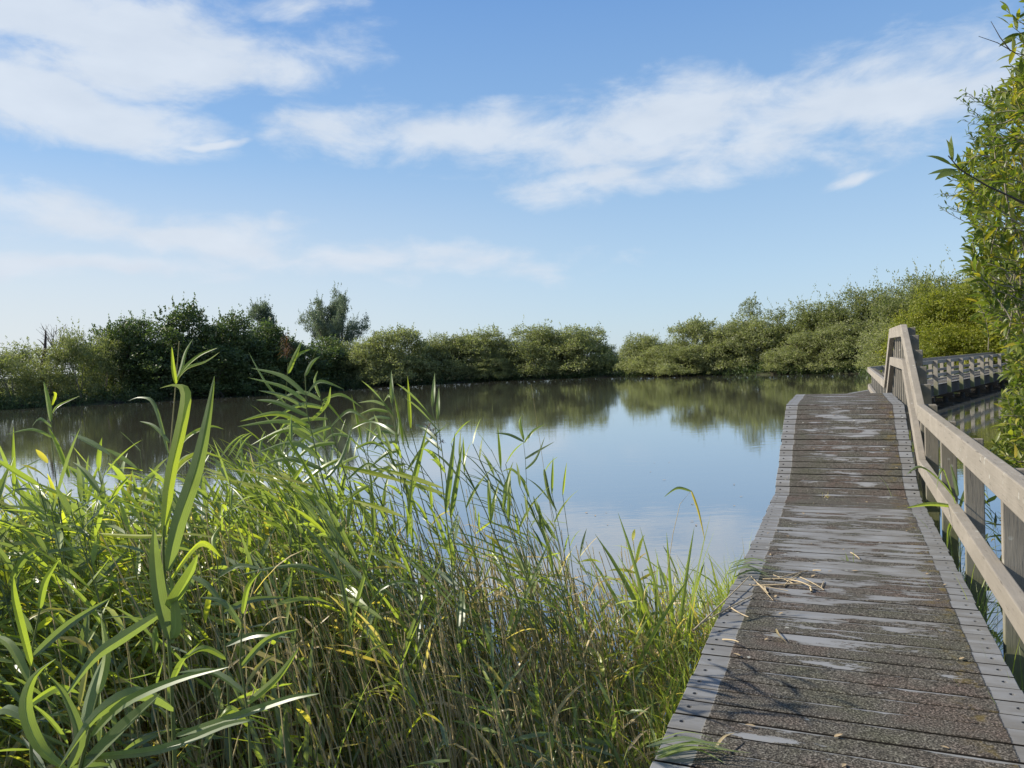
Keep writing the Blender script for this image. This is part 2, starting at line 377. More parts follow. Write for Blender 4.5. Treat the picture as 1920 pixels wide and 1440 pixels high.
def ground_mat():
    mt, n = new_mat('marsh_ground'); pos = n.n('ShaderNodeNewGeometry').outputs['Position']
    a = n.noise(pos, .8, 5, .6); b_ = n.noise(pos, 9, 4, .65)
    c = n.mix(n.ss(a, .4, .62), (.035, .03, .022), (.06, .075, .025)); c = n.mix(n.ss(b_, .5, .7, 0, .6), c, (.11, .09, .05))
    finish(n, principled(n, c, .95, .2, n.bump(b_, .8, .08)).outputs[0]); return mt
def water_mat():
    mt, n = new_mat('pond_water'); pos = n.n('ShaderNodeNewGeometry').outputs['Position']
    r1 = n.noise(n.mapping(pos, (1.2, 3.6, 1), (0, 0, R(8))), 1.0, 3, .55)
    r2 = n.noise(n.mapping(pos, (6, 15, 1), (0, 0, R(-14))), 1.0, 2, .5)
    gust = n.ss(n.noise(n.mapping(pos, (.05, .16, 1)), 1, 3, .5), .35, .7, .35, 1.0)
    h = n.math('MULTIPLY', n.math('ADD', n.math('MULTIPLY', r1, .7), n.math('MULTIPLY', r2, .16)), gust)
    bp = n.bump(h, .075, .05)
    c = n.mix(n.noise(pos, .25, 3), (.10, .095, .066), (.13, .122, .09))
    df = n.n('ShaderNodeBsdfDiffuse'); n.l(c, df.inputs[0])
    gl = n.n('ShaderNodeBsdfGlossy'); gl.inputs['Roughness'].default_value = .02; gl.inputs['Color'].default_value = (.93, .95, .97, 1); n.l(bp, gl.inputs['Normal'])
    lw = n.n('ShaderNodeLayerWeight'); lw.inputs['Blend'].default_value = .5
    fr = n.math('ADD', .16, n.math('MULTIPLY', n.math('POWER', lw.outputs['Facing'], 2.4), .83))
    b = n.n('ShaderNodeMixShader'); n.l(fr, b.inputs[0]); n.l(df.outputs[0], b.inputs[1]); n.l(gl.outputs[0], b.inputs[2])
    finish(n, b.outputs[0]); return mt
M_ground, M_water = ground_mat(), water_mat()

# ------------------------------------------------------------------ terrain and water
POND = np.array([(-90, 38), (-60, 48), (-37, 56), (-28.8, 63), (-17, 76.8), (-3.4, 83), (10.7, 82), (21.3, 70.3), (28.5, 63.5), (28, 53), (24, 44.5),
                 (29, 43), (32, 39), (25, 28), (14, 15.5), (7.6, 9.2), (4.6, 7.3), (3.8, 5.5), (4.2, 3), (2.6, 1.2), (1.1, .6), (-.9, 3.6), (-3, 4.2), (-8, 5), (-20, 5), (-50, 9), (-90, 18)], float)
def pond_sd(X, Y):
    """signed distance to the shore, positive on land"""
    inside = np.zeros(X.shape, bool); dmin = np.full(X.shape, 1e9); n = len(POND)
    for i in range(n):
        a, b = POND[i], POND[(i + 1) % n]
        c = ((a[1] > Y) != (b[1] > Y)) & (X < (b[0] - a[0]) * (Y - a[1]) / (b[1] - a[1] + 1e-12) + a[0]); inside ^= c
        ab = b - a; t = np.clip(((X - a[0]) * ab[0] + (Y - a[1]) * ab[1]) / ab.dot(ab), 0, 1)
        dmin = np.minimum(dmin, np.hypot(X - a[0] - t * ab[0], Y - a[1] - t * ab[1]))
    return np.where(inside, -dmin, dmin)
def ground_z(X, Y):
    X = np.asarray(X, float); Y = np.asarray(Y, float)
    d = pond_sd(X, Y) + .35 * np.sin(X * .9 + 1.3 * np.sin(Y * .5)) * np.clip(np.hypot(X, Y) / 12, .3, 1.5)
    return np.clip(d * .30, -.7, .22) + .04 * np.sin(X * 2.1) * np.sin(Y * 1.7)
gx = np.concatenate([[-4000, -1200, -300, -130], np.arange(-92, 50.1, .8), [70, 130, 300, 1200, 4000]])
gy = np.concatenate([[-4000, -1200, -300, -60], np.arange(-14, 100.1, .8), [130, 300, 1200, 4000]])
GX, GY = np.meshgrid(gx, gy); GZ = ground_z(GX, GY)
idx = np.arange(GX.size).reshape(GX.shape)
Qg = np.stack([idx[:-1, :-1], idx[:-1, 1:], idx[1:, 1:], idx[1:, :-1]], -1).reshape(-1, 4)
gr = mesh_obj('ground', np_mesh('ground', np.stack([GX, GY, GZ], -1).reshape(-1, 3), Qg, M_ground, smooth=True)); tag(gr, kind='structure')
wx = np.linspace(-100, 48, 3); wy = np.linspace(-6, 96, 3); WX, WY = np.meshgrid(wx, wy)
idx = np.arange(9).reshape(3, 3); Qw = np.stack([idx[:-1, :-1], idx[:-1, 1:], idx[1:, 1:], idx[1:, :-1]], -1).reshape(-1, 4)
wt = mesh_obj('water', np_mesh('water', np.stack([WX, WY, 0 * WX], -1).reshape(-1, 3), Qw, M_water)); tag(wt, kind='structure')

# ------------------------------------------------------------------ boardwalk
PL, PW, PT, PITCHP = 1.40, .1245, .045, .14
def plank_mesh(name, L, hole=True):
    bm = bmesh.new(); hx, hy, b = L / 2, PW / 2, .004
    jit = [random.uniform(-.002, .002) for _ in range(4)]
    def face(pts, mi=0):
        f = bm.faces.new([bm.verts.new(p) for p in pts]); f.material_index = mi
    x0, x1, y0, y1 = -hx + b, hx - b, -hy + b, hy - b
    if hole:
        cs = .024; cxs = (-hx + .05, hx - .05)
        def rect(a, c, d, e): face([(a, d, 0), (c, d, 0), (c, e, 0), (a, e, 0)])
        rect(x0, cxs[0] - cs, y0, y1); rect(cxs[0] + cs, cxs[1] - cs, y0, y1); rect(cxs[1] + cs, x1, y0, y1)
        for cx in cxs:
            rect(cx - cs, cx + cs, y0, -cs); rect(cx - cs, cx + cs, cs, y1)
            sq = [(cs, 0), (cs, cs), (0, cs), (-cs, cs), (-cs, 0), (-cs, -cs), (0, -cs), (cs, -cs)]
            oc = [(.0125 * math.cos(k * math.pi / 4), .0125 * math.sin(k * math.pi / 4)) for k in range(8)]
            for k in range(8):
                j = (k + 1) % 8
                face([(cx + sq[k][0], sq[k][1], 0), (cx + sq[j][0], sq[j][1], 0), (cx + oc[j][0], oc[j][1], 0), (cx + oc[k][0], oc[k][1], 0)])
                face([(cx + oc[k][0], oc[k][1], 0), (cx + oc[j][0], oc[j][1], 0), (cx + oc[j][0], oc[j][1], -.022), (cx + oc[k][0], oc[k][1], -.022)])
            face([(cx + o_[0], o_[1], -.022) for o_ in oc], 1)
    else:
        face([(x0, y0, 0), (x1, y0, 0), (x1, y1, 0), (x0, y1, 0)])
    top = [(x0, y0, 0), (x1, y0, 0), (x1, y1, 0), (x0, y1, 0)]
    out = [(-hx, -hy, -b), (hx, -hy, -b), (hx, hy, -b), (-hx, hy, -b)]
    for k in range(4):
        j = (k + 1) % 4
        face([top[j], top[k], out[k], out[j]]); lo = lambda p: (p[0], p[1], -PT)
        face([out[j], out[k], lo(out[k]), lo(out[j])], 2)
    face([(p[0], p[1], -PT) for p in reversed(out)])
    bmesh.ops.remove_doubles(bm, verts=bm.verts, dist=1e-5); bmesh.ops.recalc_face_normals(bm, faces=bm.faces)
    me = bpy.data.meshes.new(name); bm.to_mesh(me); bm.free(); me.materials.append(M_plank); me.materials.append(M_bolt); me.materials.append(M_joint); return me
plank_me = [plank_mesh('plank', PL) for _ in range(4)]
plain_me = plank_mesh('plain_plank', PL, False)
bb = bmesh.new(); bmesh.ops.create_cone(bb, cap_ends=True, segments=6, radius1=.009, radius2=.008, depth=.010)
bolt_me = bpy.data.meshes.new('bolt'); bb.to_mesh(bolt_me); bb.free(); bolt_me.materials.append(M_bolt)

def box_piece(name, parent, corners, mat, bev=.005):
    """8 corners: 4 at the start then 4 at the end, same winding"""
    bm = bmesh.new(); v = [bm.verts.new(c) for c in corners]
    for f in ((0, 1, 2, 3), (7, 6, 5, 4), (0, 4, 5, 1), (1, 5, 6, 2), (2, 6, 7, 3), (3, 7, 4, 0)): bm.faces.new([v[k] for k in f])
    bmesh.ops.recalc_face_normals(bm, faces=bm.faces)
    if bev: bmesh.ops.bevel(bm, geom=list(bm.edges), offset=bev, segments=2, affect='EDGES', profile=.6)
    me = bpy.data.meshes.new(name); bm.to_mesh(me); bm.free(); me.materials.append(mat)
    return mesh_obj(name, me, parent)
def box(name, parent, x0, x1, y0, y1, z0, z1, mat, bev=.005):
    c = [(x0, y0, z0), (x1, y0, z0), (x1, y0, z1), (x0, y0, z1), (x0, y1, z0), (x1, y1, z0), (x1, y1, z1), (x0, y1, z1)]
    return box_piece(name, parent, c, mat, bev)
def mitred(poly, h):
    """poly of (along, z_top) -> upper and lower points with mitred joints"""
    n = len(poly); up, lo = [], []
    for i in range(n):
        dirs = []
        if i > 0: d = Vector(poly[i]) - Vector(poly[i - 1]); dirs.append(d.normalized())
        if i < n - 1: d = Vector(poly[i + 1]) - Vector(poly[i]); dirs.append(d.normalized())
        nrm = [Vector((-d.y, d.x)) for d in dirs]; s = sum(nrm, Vector((0, 0))); s.normalize()
        k = 1 / max(.5, s.dot(nrm[0]))
        up.append(Vector(poly[i])); lo.append(Vector(poly[i]) - s * h * k)
    return up, lo
def rail(name, parent, poly, x0, x1, h, split=None, joints=()):
    up, lo = mitred(poly, h)
    for i in range(len(poly) - 1):
        a, b, c, d = up[i], up[i + 1], lo[i], lo[i + 1]
        cuts = [0.]; L = b.x - a.x
        if split and L > split * 1.3: cuts += [k * split / L for k in range(1, int(L / split) + 1) if k * split < L - .6]
        cuts.append(1.)
        for t0, t1 in zip(cuts[:-1], cuts[1:]):
            e = .0015 / max(L, .01); t0_, t1_ = t0 + e, t1 - e
            P = lambda p, q, t: p + (q - p) * t
            A, B, C, D = P(a, b, t0_), P(a, b, t1_), P(c, d, t0_), P(c, d, t1_)
            w = random.uniform(-.002, .002)
            box_piece(name, parent, [(x0 + w, C.x, C.y), (x1 + w, C.x, C.y), (x1 + w, A.x, A.y), (x0 + w, A.x, A.y),
                                     (x0 + w, D.x, D.y), (x1 + w, D.x, D.y), (x1 + w, B.x, B.y), (x0 + w, B.x, B.y)], M_rail, .007)
def zof(poly, a):
    return float(np.interp(a, [p[0] for p in poly], [p[1] for p in poly]))
def lay_planks(parent, a0, a1, z0, z1, bolts, hole=True):
    L = math.hypot(a1 - a0, z1 - z0); n = max(1, round(L / PITCHP)); th = math.atan2(z1 - z0, a1 - a0)
    for k in range(n):
        t = (k + .5) / n
        me = random.choice(plank_me) if hole else plain_me
        o = mesh_obj('plank', me, parent, (random.uniform(-.007, .007), a0 + (a1 - a0) * t, z0 + (z1 - z0) * t + random.uniform(-.0025, .0025)),
                     (th + random.uniform(-.006, .006), random.uniform(-.0015, .0015), random.uniform(-.003, .003)))
        if bolts:
            for s in (-1, 1):
                mesh_obj('bolt', bolt_me, o, (s * (PL / 2 - .05), 0, -.0175), (0, 0, random.uniform(0, 1)))
FOOT, TOP0, TOP1, FOOT2, CORNER, HUMP = 8.75, 10.85, 13.4, 15.5, 25.1, .80
near = empty('boardwalk', (0, 0, DECK), -PHI, 'grey plank boardwalk with worn gritty tread and one handrail beside the reeds', 'boardwalk')
bridge = empty('footbridge', (0, 0, DECK), -PHI, 'humped plank footbridge with steep ramp and peaked wooden railing', 'footbridge')
farw = empty('boardwalk', (0, 0, DECK), -PHI, 'level boardwalk run beyond the humped footbridge, with railing', 'boardwalk')
lay_planks(near, -1.2, FOOT, 0, 0, True)
lay_planks(bridge, FOOT + .01, TOP0, 0, HUMP, True); lay_planks(bridge, TOP0 + .01, TOP1, HUMP, HUMP, True); lay_planks(bridge, TOP1 + .01, FOOT2, HUMP, 0, False, False)
lay_planks(farw, FOOT2 + .02, CORNER + 1.0, 0, 0, False, False)
TR = [(-1.2, .92), (FOOT + .02, .94), (TOP0, 1.80), (TOP1, 1.80), (FOOT2, .92), (CORNER, .92)]
MR = [(-1.2, .375), (FOOT, .385), (TOP0 - .02, 1.36), (TOP1, 1.36), (FOOT2, .40), (CORNER, .40)]
RX0, RX1 = .685, .755
for poly, nm, h in ((TR, 'top_rail', .15), (MR, 'mid_rail', .125)):
    up, lo = mitred(poly, h)
    for par, sl, sp in ((near, slice(0, 2), 4.6), (bridge, slice(1, 5), None), (farw, slice(4, 6), 4.8)):
        rail(nm, par, poly[sl], RX0, RX1, h, sp)
def post(parent, a, ztop, zbot, x0=.757, x1=.875, th=.055):
    j = random.uniform(-.008, .008)
    return box('post', parent, x0, x1, a - th / 2 + j, a + th / 2 + j, zbot, ztop + random.uniform(-.006, .01), M_post, .006)
for k in range(-2, 4): post(near, 4.73 + 1.37 * k, zof(TR, 4.73 + 1.37 * k) - .055, -1.25)
a = FOOT + .10
while a < FOOT2 - .05:
    post(bridge, a, zof(TR, a) - .045, -1.25 if (round(a * 10) % 3 == 0) else zof([(FOOT, -.35), (TOP0, .45), (TOP1, .45), (FOOT2, -.35)], a), x1=.865, th=.05); a += .44
a = FOOT2 + .4
while a < CORNER: post(farw, a, .90, -1.25); a += 1.37
for par, pts in ((near, [(-1.2, 0), (FOOT, 0)]), (bridge, [(FOOT, 0), (TOP0, HUMP), (TOP1, HUMP), (FOOT2, 0)]), (farw, [(FOOT2, 0), (CORNER + .8, 0)])):
    poly = [(p[0], p[1] - .05) for p in pts]; up, lo = mitred(poly, .2)
    for x in (-.56, .50):
        for i in range(len(poly) - 1):
            A, B, C, D = up[i], up[i + 1], lo[i], lo[i + 1]; e = Vector((.002, 0))
            A, B, C, D = A + e, B - e, C + e, D - e
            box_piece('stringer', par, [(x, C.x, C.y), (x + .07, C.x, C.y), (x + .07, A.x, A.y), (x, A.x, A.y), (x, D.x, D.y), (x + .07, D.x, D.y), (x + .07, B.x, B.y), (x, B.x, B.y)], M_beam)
def pile(parent, x, y, z0, z1, r=.075):
    V, Q = tubes(np.array([[(x, y, z0), (x, y, (z0 + z1) / 2), (x, y, z1), (x, y, z1 + .001)]]), np.array([[r, r, r, .001]]), 10)
    return mesh_obj('pile', np_mesh('pile', V, Q, M_beam), parent)
for par, a0, a1, st in ((near, .6, FOOT, 2.74), (farw, FOOT2 + .4, CORNER, 2.74)):
    a = a0
    while a < a1:
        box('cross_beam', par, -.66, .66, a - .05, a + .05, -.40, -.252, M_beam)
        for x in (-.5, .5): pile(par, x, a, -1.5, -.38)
        a += st
for a, z in ((TOP0 + .2, HUMP), (TOP1 - .2, HUMP)):
    box('cross_beam', bridge, -.70, .70, a - .05, a + .05, z - .40, z - .252, M_beam)
    for x in (-.55, .55): pile(bridge, x, a, -1.5, z - .38)
# second leg of the walk, turning right beyond the corner
PHI2 = math.atan2(.663, .749)
cs_, sn_ = math.cos(PHI), math.sin(PHI)
cx, cy = sn_ * CORNER + cs_ * .72, cs_ * CORNER - sn_ * .72          # inner rail corner in the world
c2, s2 = math.cos(PHI2), math.sin(PHI2)
L2 = 34.0
leg2 = empty('boardwalk', (cx - .72 * c2, cy + .72 * s2, DECK), -PHI2, 'long railed boardwalk crossing the water towards the yellow-green trees', 'boardwalk')
lay_planks(leg2, .3, L2, 0, 0, False, False)
for sgn in (1, -1):
    for nm, z, h in (('top_rail', .92, .13), ('mid_rail', .42, .12)):
        x0, x1 = (RX0, RX1) if sgn > 0 else (-RX1, -RX0)
        rail(nm, leg2, [(.02 if sgn > 0 else 11.6, z), (L2, z)], x0, x1, h, 5.5)
    a = 1.2 if sgn > 0 else 11.7
    while a < L2:
        if sgn > 0: post(leg2, a, .905, -.36, .757, .90, .075)
        else: post(leg2, a, .905, -.36, -.90, -.757, .075)
        a += 2.05
for x in (-.67, -.03, .60):
    box('stringer', leg2, x, x + .07, .1, L2, -.42, -.052, M_beam)  # extra-deep dark beams fill in the black shade beneath this deck
a = 1.0
while a < L2:
    box('cross_beam', leg2, -.85, .85, a - .06, a + .06, -.58, -.422, M_beam)
    for x in (-.55, .55): pile(leg2, x, a, -1.5, -.56, .09)
    a += 3.0

# ------------------------------------------------------------------ trees
def unit(n): 
    v = rng.normal(size=(n, 3)); return v / np.linalg.norm(v, axis=1, keepdims=True)
def diamonds(c, u, nrm, L, Wd):
    v = np.cross(u, nrm); v /= np.linalg.norm(v, axis=1, keepdims=True) + 1e-9
    u = u / (np.linalg.norm(u, axis=1, keepdims=True) + 1e-9)
    L = L[:, None] / 2; Wd = Wd[:, None] / 2
    V = np.stack([c - u * L, c + v * Wd - u * L * .1, c + u * L, c - v * Wd - u * L * .1], 1)
    return V.reshape(-1, 3), np.arange(len(c) * 4).reshape(-1, 4)
def leaf_cloud(G, lobes, nclump, per, sig, L, Wd, upb=.3, tint0=.5, tvar=.25):
    """lobes: (centre, radii); clumps sit near the shells of the lobes, leaves scatter round each clump"""
    lobes_c = np.array([l[0] for l in lobes], float); lobes_r = np.array([l[1] for l in lobes], float)
    area = (lobes_r.prod(1)) ** (2 / 3); pick = rng.choice(len(lobes), nclump, p=area / area.sum())
    d = unit(nclump); d[:, 2] = np.where(d[:, 2] < -.35, -d[:, 2] * .6, d[:, 2])
    rad = np.where(rng.uniform(0, 1, nclump) < .8, rng.uniform(.82, 1.08, nclump), rng.uniform(.3, .85, nclump))
    cc = lobes_c[pick] + d * lobes_r[pick] * rad[:, None]
    ct = np.clip(tint0 + rng.normal(0, tvar, nclump), 0, 1)
    n = nclump * per; k = np.repeat(np.arange(nclump), per)
    c = cc[k] + rng.normal(0, 1, (n, 3)) * sig * np.array([1, 1, .75]); c[:, 2] = np.maximum(c[:, 2], .02)
    u = unit(n) + d[k] * .7 + np.array([0, 0, upb]); nrm = unit(n) * .8 + d[k] * .7 + np.array([0, 0, .35])
    V, Q = diamonds(c, u, nrm, L * rng.uniform(.6, 1.3, n), Wd * rng.uniform(.7, 1.3, n))
    T = np.repeat(np.clip(ct[k] + rng.normal(0, .10, n), 0, 1), 4)
    G.add(V, Q, T); return cc
def limbs(G, base_r, targets, r0, lean=.3, K=6):
    for t in targets:
        b = np.array([rng.normal(0, base_r), rng.normal(0, base_r), -.25]); t = np.array(t)
        mid = (b + t) / 2 + np.array([(t[0] - b[0]) * -.15, (t[1] - b[1]) * -.15, .15 * t[2]])
        P = bez(b, mid, t, 7)[None]; V, Q = tubes(P, np.linspace(r0, r0 * .25, 7)[None], K); G.add(V, Q)
def shoots(G, lobes, n, L, leafL, leafW, per, tint0=.6):
    lc = np.array([l[0] for l in lobes], float); lr = np.array([l[1] for l in lobes], float)
    k = rng.choice(len(lobes), n); d = unit(n); d[:, 2] = np.abs(d[:, 2]) + .4; d /= np.linalg.norm(d, axis=1, keepdims=True)
    s = lc[k] + d * lr[k] * .85; ddir = d * .6 + np.array([0, 0, .9]) + rng.normal(0, .22, (n, 3)); ln = L * rng.uniform(.4, 1.2, n)
    t = rng.uniform(0.1, 1, (n, per)); c = (s[:, None] + ddir[:, None] * (ln[:, None] * t)[..., None]).reshape(-1, 3)
    m_ = len(c); c += rng.normal(0, .045, (m_, 3))
    u = np.repeat(ddir, per, 0) + rng.normal(0, .6, (m_, 3))
    V, Q = diamonds(c, u, unit(m_), leafL * rng.uniform(.6, 1.2, m_), leafW * rng.uniform(.7, 1.2, m_))
    G.add(V, Q, np.repeat(np.clip(tint0 + rng.normal(0, .15, m_), 0, 1), 4))
def dome_lobes(w, h, n, squash=1.):
    out = [((0, 0, h * .42), (w * .36, w * .36, h * .40))]
    for i in range(7):
        a = 2 * math.pi * (i + rng.uniform(-.3, .3)) / 7; s = rng.uniform(.15, .21)
        out.append(((w * .40 * math.cos(a), w * .40 * math.sin(a), h * rng.uniform(.07, .14)), (w * s, w * s, h * .15)))
    for i in range(n):
        a = 2 * math.pi * (i + rng.uniform(-.3, .3)) / n * 2.4; zz = rng.uniform(.22, .84); rr = w * .5 * math.sqrt(max(.04, 1 - (zz / .93) ** 2)) * rng.uniform(.55, .82)
        s = rng.uniform(.17, .27)
        out.append(((rr * math.cos(a), rr * math.sin(a), zz * h), (w * s, w * s, h * s * rng.uniform(.8, 1.1))))
    return out
TREES = {}
def proto_tree(key, leafmat, barkmat, w, h, nl, nclump, per, sig, L, Wd, tint0=.5, shoot=0, shootL=.8, nlimb=7, r0=.09, lobes=None, upb=.3, tvar=.22):
    lob = lobes or dome_lobes(w, h, nl)
    G = Geo(); leaf_cloud(G, lob, nclump, per, sig, L, Wd, upb, tint0, tvar)
    if shoot: shoots(G, lob, shoot, shootL, L, Wd, 14)
    T = Geo(); tg = [lob[i][0] for i in rng.permutation(len(lob))[:nlimb]]; limbs(T, w * .07, tg, r0)
    TREES[key] = (G.mesh('crown_' + key, leafmat), T.mesh('trunk_' + key, barkmat), w, h)
for i in range(4):
    proto_tree('bush%d' % i, M_willow, M_bark, 5.2, 5.0, 15, 1500, 17, .16, .19, .07, .5, 80, .6, 9, .06)
for i in range(3):
    proto_tree('alder%d' % i, M_alder, M_bark, 4.6, 7.0, 14, 800, 16, .20, .22, .13, .5, 60, .8, 9, .10)
for i in range(3):
    proto_tree('pale%d' % i, M_pale, M_twig, 4.6, 5.5, 11, 560, 16, .18, .20, .075, .5, 80, .9, 9, .06)
for i in range(3):
    proto_tree('yellow%d' % i, M_yellow, M_bark, 5.0, 6.0, 15, 1500, 16, .16, .18, .075, .5, 110, .8, 9, .08)
for i in range(2):
    proto_tree('mixed%d' % i, M_pale, M_twig, 4.4, 6.0, 13, 1200, 17, .15, .19, .065, .4, 150, 1.1, 10, .06)
# tall silvery willow: plumes fanning from a short trunk
lob = []
for i in range(30):
    a = rng.uniform(0, 2 * math.pi); tilt = rng.uniform(.05, 1.0); ln = rng.uniform(4.5, 7.2) * (1 - .28 * tilt)
    d = np.array([math.sin(tilt) * math.cos(a), math.sin(tilt) * math.sin(a), math.cos(tilt)])
    for f in (.5, .72, .92): lob.append((np.array([0, 0, 2.9]) + d * ln * f * 1.25, (.62 - .2 * f, .62 - .2 * f, 1.0)))
proto_tree('white_willow', M_silver, M_bark, 8.5, 11.5, 0, 2000, 15, .20, .26, .07, .5, 160, .9, 26, .16, lobes=lob, upb=1.3)
lob = []
for i in range(26):
    z = rng.uniform(2, 9.0); r_ = 1.7 * (1 - (z / 10.4) ** 1.6) + .25; a = rng.uniform(0, 6.28)
    lob.append(((r_ * math.cos(a), r_ * math.sin(a), z), (.75, .75, .95)))
proto_tree('cone', M_silver, M_bark, 4.4, 10, 0, 900, 15, .2, .25, .08, .42, 80, .8, 10, .14, lobes=lob, upb=1.2)
lob = [((0, 0, 6.2), (.8, .8, .8)), ((.4, .2, 5.5), (.6, .6, .6)), ((-.4, -.2, 5.3), (.6, .6, .7)), ((0, 0, 4.4), (.7, .7, .7)), ((.1, .1, 3.2), (1, 1, .9))]
proto_tree('topknot', M_pale, M_twig, 2.2, 7, 0, 150, 16, .13, .17, .06, .4, 30, .5, 6, .05, lobes=lob)

def place_tree(key, px, Y, top, wpx, label, name, group, rz=None):
    cm, tm, w, h = TREES[key]
    p = at(px, top, Y); X, ztop = p.x, p.z
    zb = float(ground_z(X, Y)); zb = max(zb, -.05)
    sz = (ztop - zb) / h * 1.0; sx = (wpx / FPX * Y) / w; sz *= 1.04
    o = empty(name, (X, Y, zb), rng.uniform(0, 6.28) if rz is None else rz, label, 'tree' if 'tree' in name or 'alder' in name else 'bush', group)
    o.scale = (sx, sx, sz)
    mesh_obj('trunk', tm, o); mesh_obj('crown', cm, o)
    return o
LB = {
 'bush': ('willow_bush', 'rounded grey-green willow bush overhanging the far water edge', 'willow bushes along the far shore'),
 'alder': ('alder_tree', 'dark green leafy tree in the shady row on the far bank', 'dark trees on the far bank'),
 'pale': ('pale_shrub', 'thin pale green shrub with see-through crown beside the bare dead trunk', 'pale shrubs round the dead trunk'),
 'yellow': ('sallow_tree', 'dense yellow-green tree behind the long railed boardwalk', 'yellow-green trees behind the boardwalk'),
 'mixed': ('scrub_willow', 'scrubby olive willow with wispy upright shoots between footbridge and far shore', 'scrubby willows on the right-hand shore'),
}
T_ = [  # kind, px, distance, top px, width px
 ('pale', -60, 58, 672, 130), ('pale', 15, 59, 668, 120), ('pale', 85, 60, 662, 110), ('pale', 140, 61, 628, 95), ('pale', 60, 66, 655, 120), ('pale', 190, 63, 640, 90),
 ('alder', 225, 65, 608, 100), ('alder', 180, 68, 628, 90), ('alder', 265, 67, 600, 90), ('alder', 335, 67, 578, 120), ('alder', 300, 65, 625, 120), ('alder', 385, 68, 612, 110),
 ('alder', 435, 71, 596, 110), ('alder', 480, 72, 615, 120), ('alder', 520, 74, 612, 90), ('alder', 555, 76, 640, 110), ('alder', 610, 80, 640, 110), ('alder', 400, 67, 650, 130),
 ('bush', 635, 83, 640, 110), ('bush', 690, 80, 640, 110), ('bush', 742, 81, 621, 150), ('bush', 800, 84, 645, 100), ('bush', 838, 84, 628, 100), ('bush', 895, 85, 621, 120),
 ('bush', 945, 86, 640, 90), ('bush', 1000, 85, 616, 130), ('bush', 1085, 85, 614, 140), ('bush', 1045, 88, 625, 110), ('bush', 1135, 86, 650, 80), ('bush', 920, 84, 660, 100),
 ('bush', 1205, 80, 628, 95), ('bush', 1245, 78, 642, 110), ('bush', 1310, 76, 604, 130), ('bush', 1370, 74, 612, 120), ('bush', 1280, 75, 650, 120), ('bush', 1415, 73, 597, 130),
 ('mixed', 1480, 72, 585, 120), ('mixed', 1535, 70, 570, 120), ('bush', 1500, 68.5, 625, 130), ('mixed', 1590, 68, 552, 110), ('bush', 1575, 66.5, 608, 140), ('bush', 1640, 66, 600, 130),
 ('mixed', 1650, 67, 545, 120), ('mixed', 1700, 58, 528, 130), ('bush', 1690, 56, 600, 150),
 ('yellow', 1740, 52, 545, 150), ('mixed', 1770, 54, 520, 150), ('yellow', 1800, 50, 545, 170), ('yellow', 1860, 48, 530, 180), ('yellow', 1745, 48, 612, 150), ('yellow', 1830, 47, 610, 170),
 ('yellow', 1930, 46, 500, 200), ('yellow', 1910, 45, 600, 170)]
OWN = {('alder', 335): 'tallest dark tree of the shady row, right of the pale shrubs', ('alder', 225): 'dark tree at the end of the shady row next to the pale shrubs', ('alder', 520): 'dark tree between the slim pointed tree and the big silvery willow',
       ('alder', 610): 'low dark tree at the foot of the big silvery willow', ('alder', 435): 'dark open-crowned tree just before the slim pointed tree', ('bush', 742): 'wide domed willow bush standing beside the big silvery willow', ('bush', 635): 'willow bush directly under the big silvery willow',
       ('bush', 1135): 'smallest willow bush at the dip in the far hedge', ('bush', 1205): 'first willow bush after the dip in the far hedge', ('bush', 1415): 'willow bush below the small round-topped tree', ('bush', 1690): 'dark willow bush directly behind the peak of the footbridge railing',
       ('mixed', 1590): 'tall wispy willow sticking out above its neighbours before the footbridge', ('mixed', 1770): 'pale wispy willow rising behind the yellow-green trees', ('yellow', 1930): 'highest yellow-green tree, partly behind the leaning near willow', ('pale', 140): 'taller pale shrub just right of the bare dead trunk'}
cnt = {}
for (k, px, Y, top, wpx) in T_:
    nv = {'bush': 4, 'alder': 3, 'pale': 3, 'yellow': 3, 'mixed': 2}[k]; c = cnt.get(k, 0); cnt[k] = c + 1
    nm, lb, gp = LB[k]
    lb = OWN.get((k, px), lb)
    place_tree('%s%d' % (k, c % nv), px, Y, top, wpx * .95, lb, nm, gp)
place_tree('white_willow', 620, 112, 545, 125, 'big silvery willow tree with fanned plumes rising behind the far bushes', 'white_willow_tree', None)
place_tree('cone', 488, 92, 568, 62, 'slim pointed grey-green tree rising behind the dark row', 'poplar_tree', None)
place_tree('topknot', 1406, 76, 566, 46, 'thin-stemmed tree with small round top above the willow bushes', 'round_topped_tree', None)
# bare dead trunk on the left of the far bank
dp = at(82, 745, 60.5); dt = empty('dead_tree', (dp.x, dp.y, 0), 0, 'bare dark dead trunk with broken top standing among pale shrubs', 'tree')
def to_local(p, o): return (p - Vector(o.location))
G = Geo(); t1 = to_local(at(78, 690, 60.5), dt); t2 = to_local(at(86, 620, 60.5), dt)
V, Q = tubes(np.array([[(0, 0, -.2), tuple(t1 * .5), tuple(t1), tuple((t1 + t2) / 2 + Vector((.1, 0, 0))), tuple(t2)]]), np.array([[.2, .17, .15, .12, .05]]), 8); G.add(V, Q)
mesh_obj('trunk', G.mesh('dead_trunk', M_dead), dt)
for (sx, sy, ex, ey) in ((80, 680, 60, 655), (84, 650, 70, 636), (83, 665, 100, 648)):
    p0, p1 = to_local(at(sx, sy, 60.5), dt), to_local(at(ex, ey, 60.8), dt); V, Q = tubes(bez(p0, (p0 + p1) / 2 + Vector((0, 0, .2)), p1, 5)[None], np.linspace(.05, .015, 5)[None], 5)
    g = Geo(); g.add(V, Q); mesh_obj('branch', g.mesh('dead_branch', M_dead), dt)
bp_ = at(108, 745, 62); bt = empty('bare_tree', (bp_.x, bp_.y, 0), 0, 'leafless grey tree with fine forking twigs beside the dead trunk', 'tree')
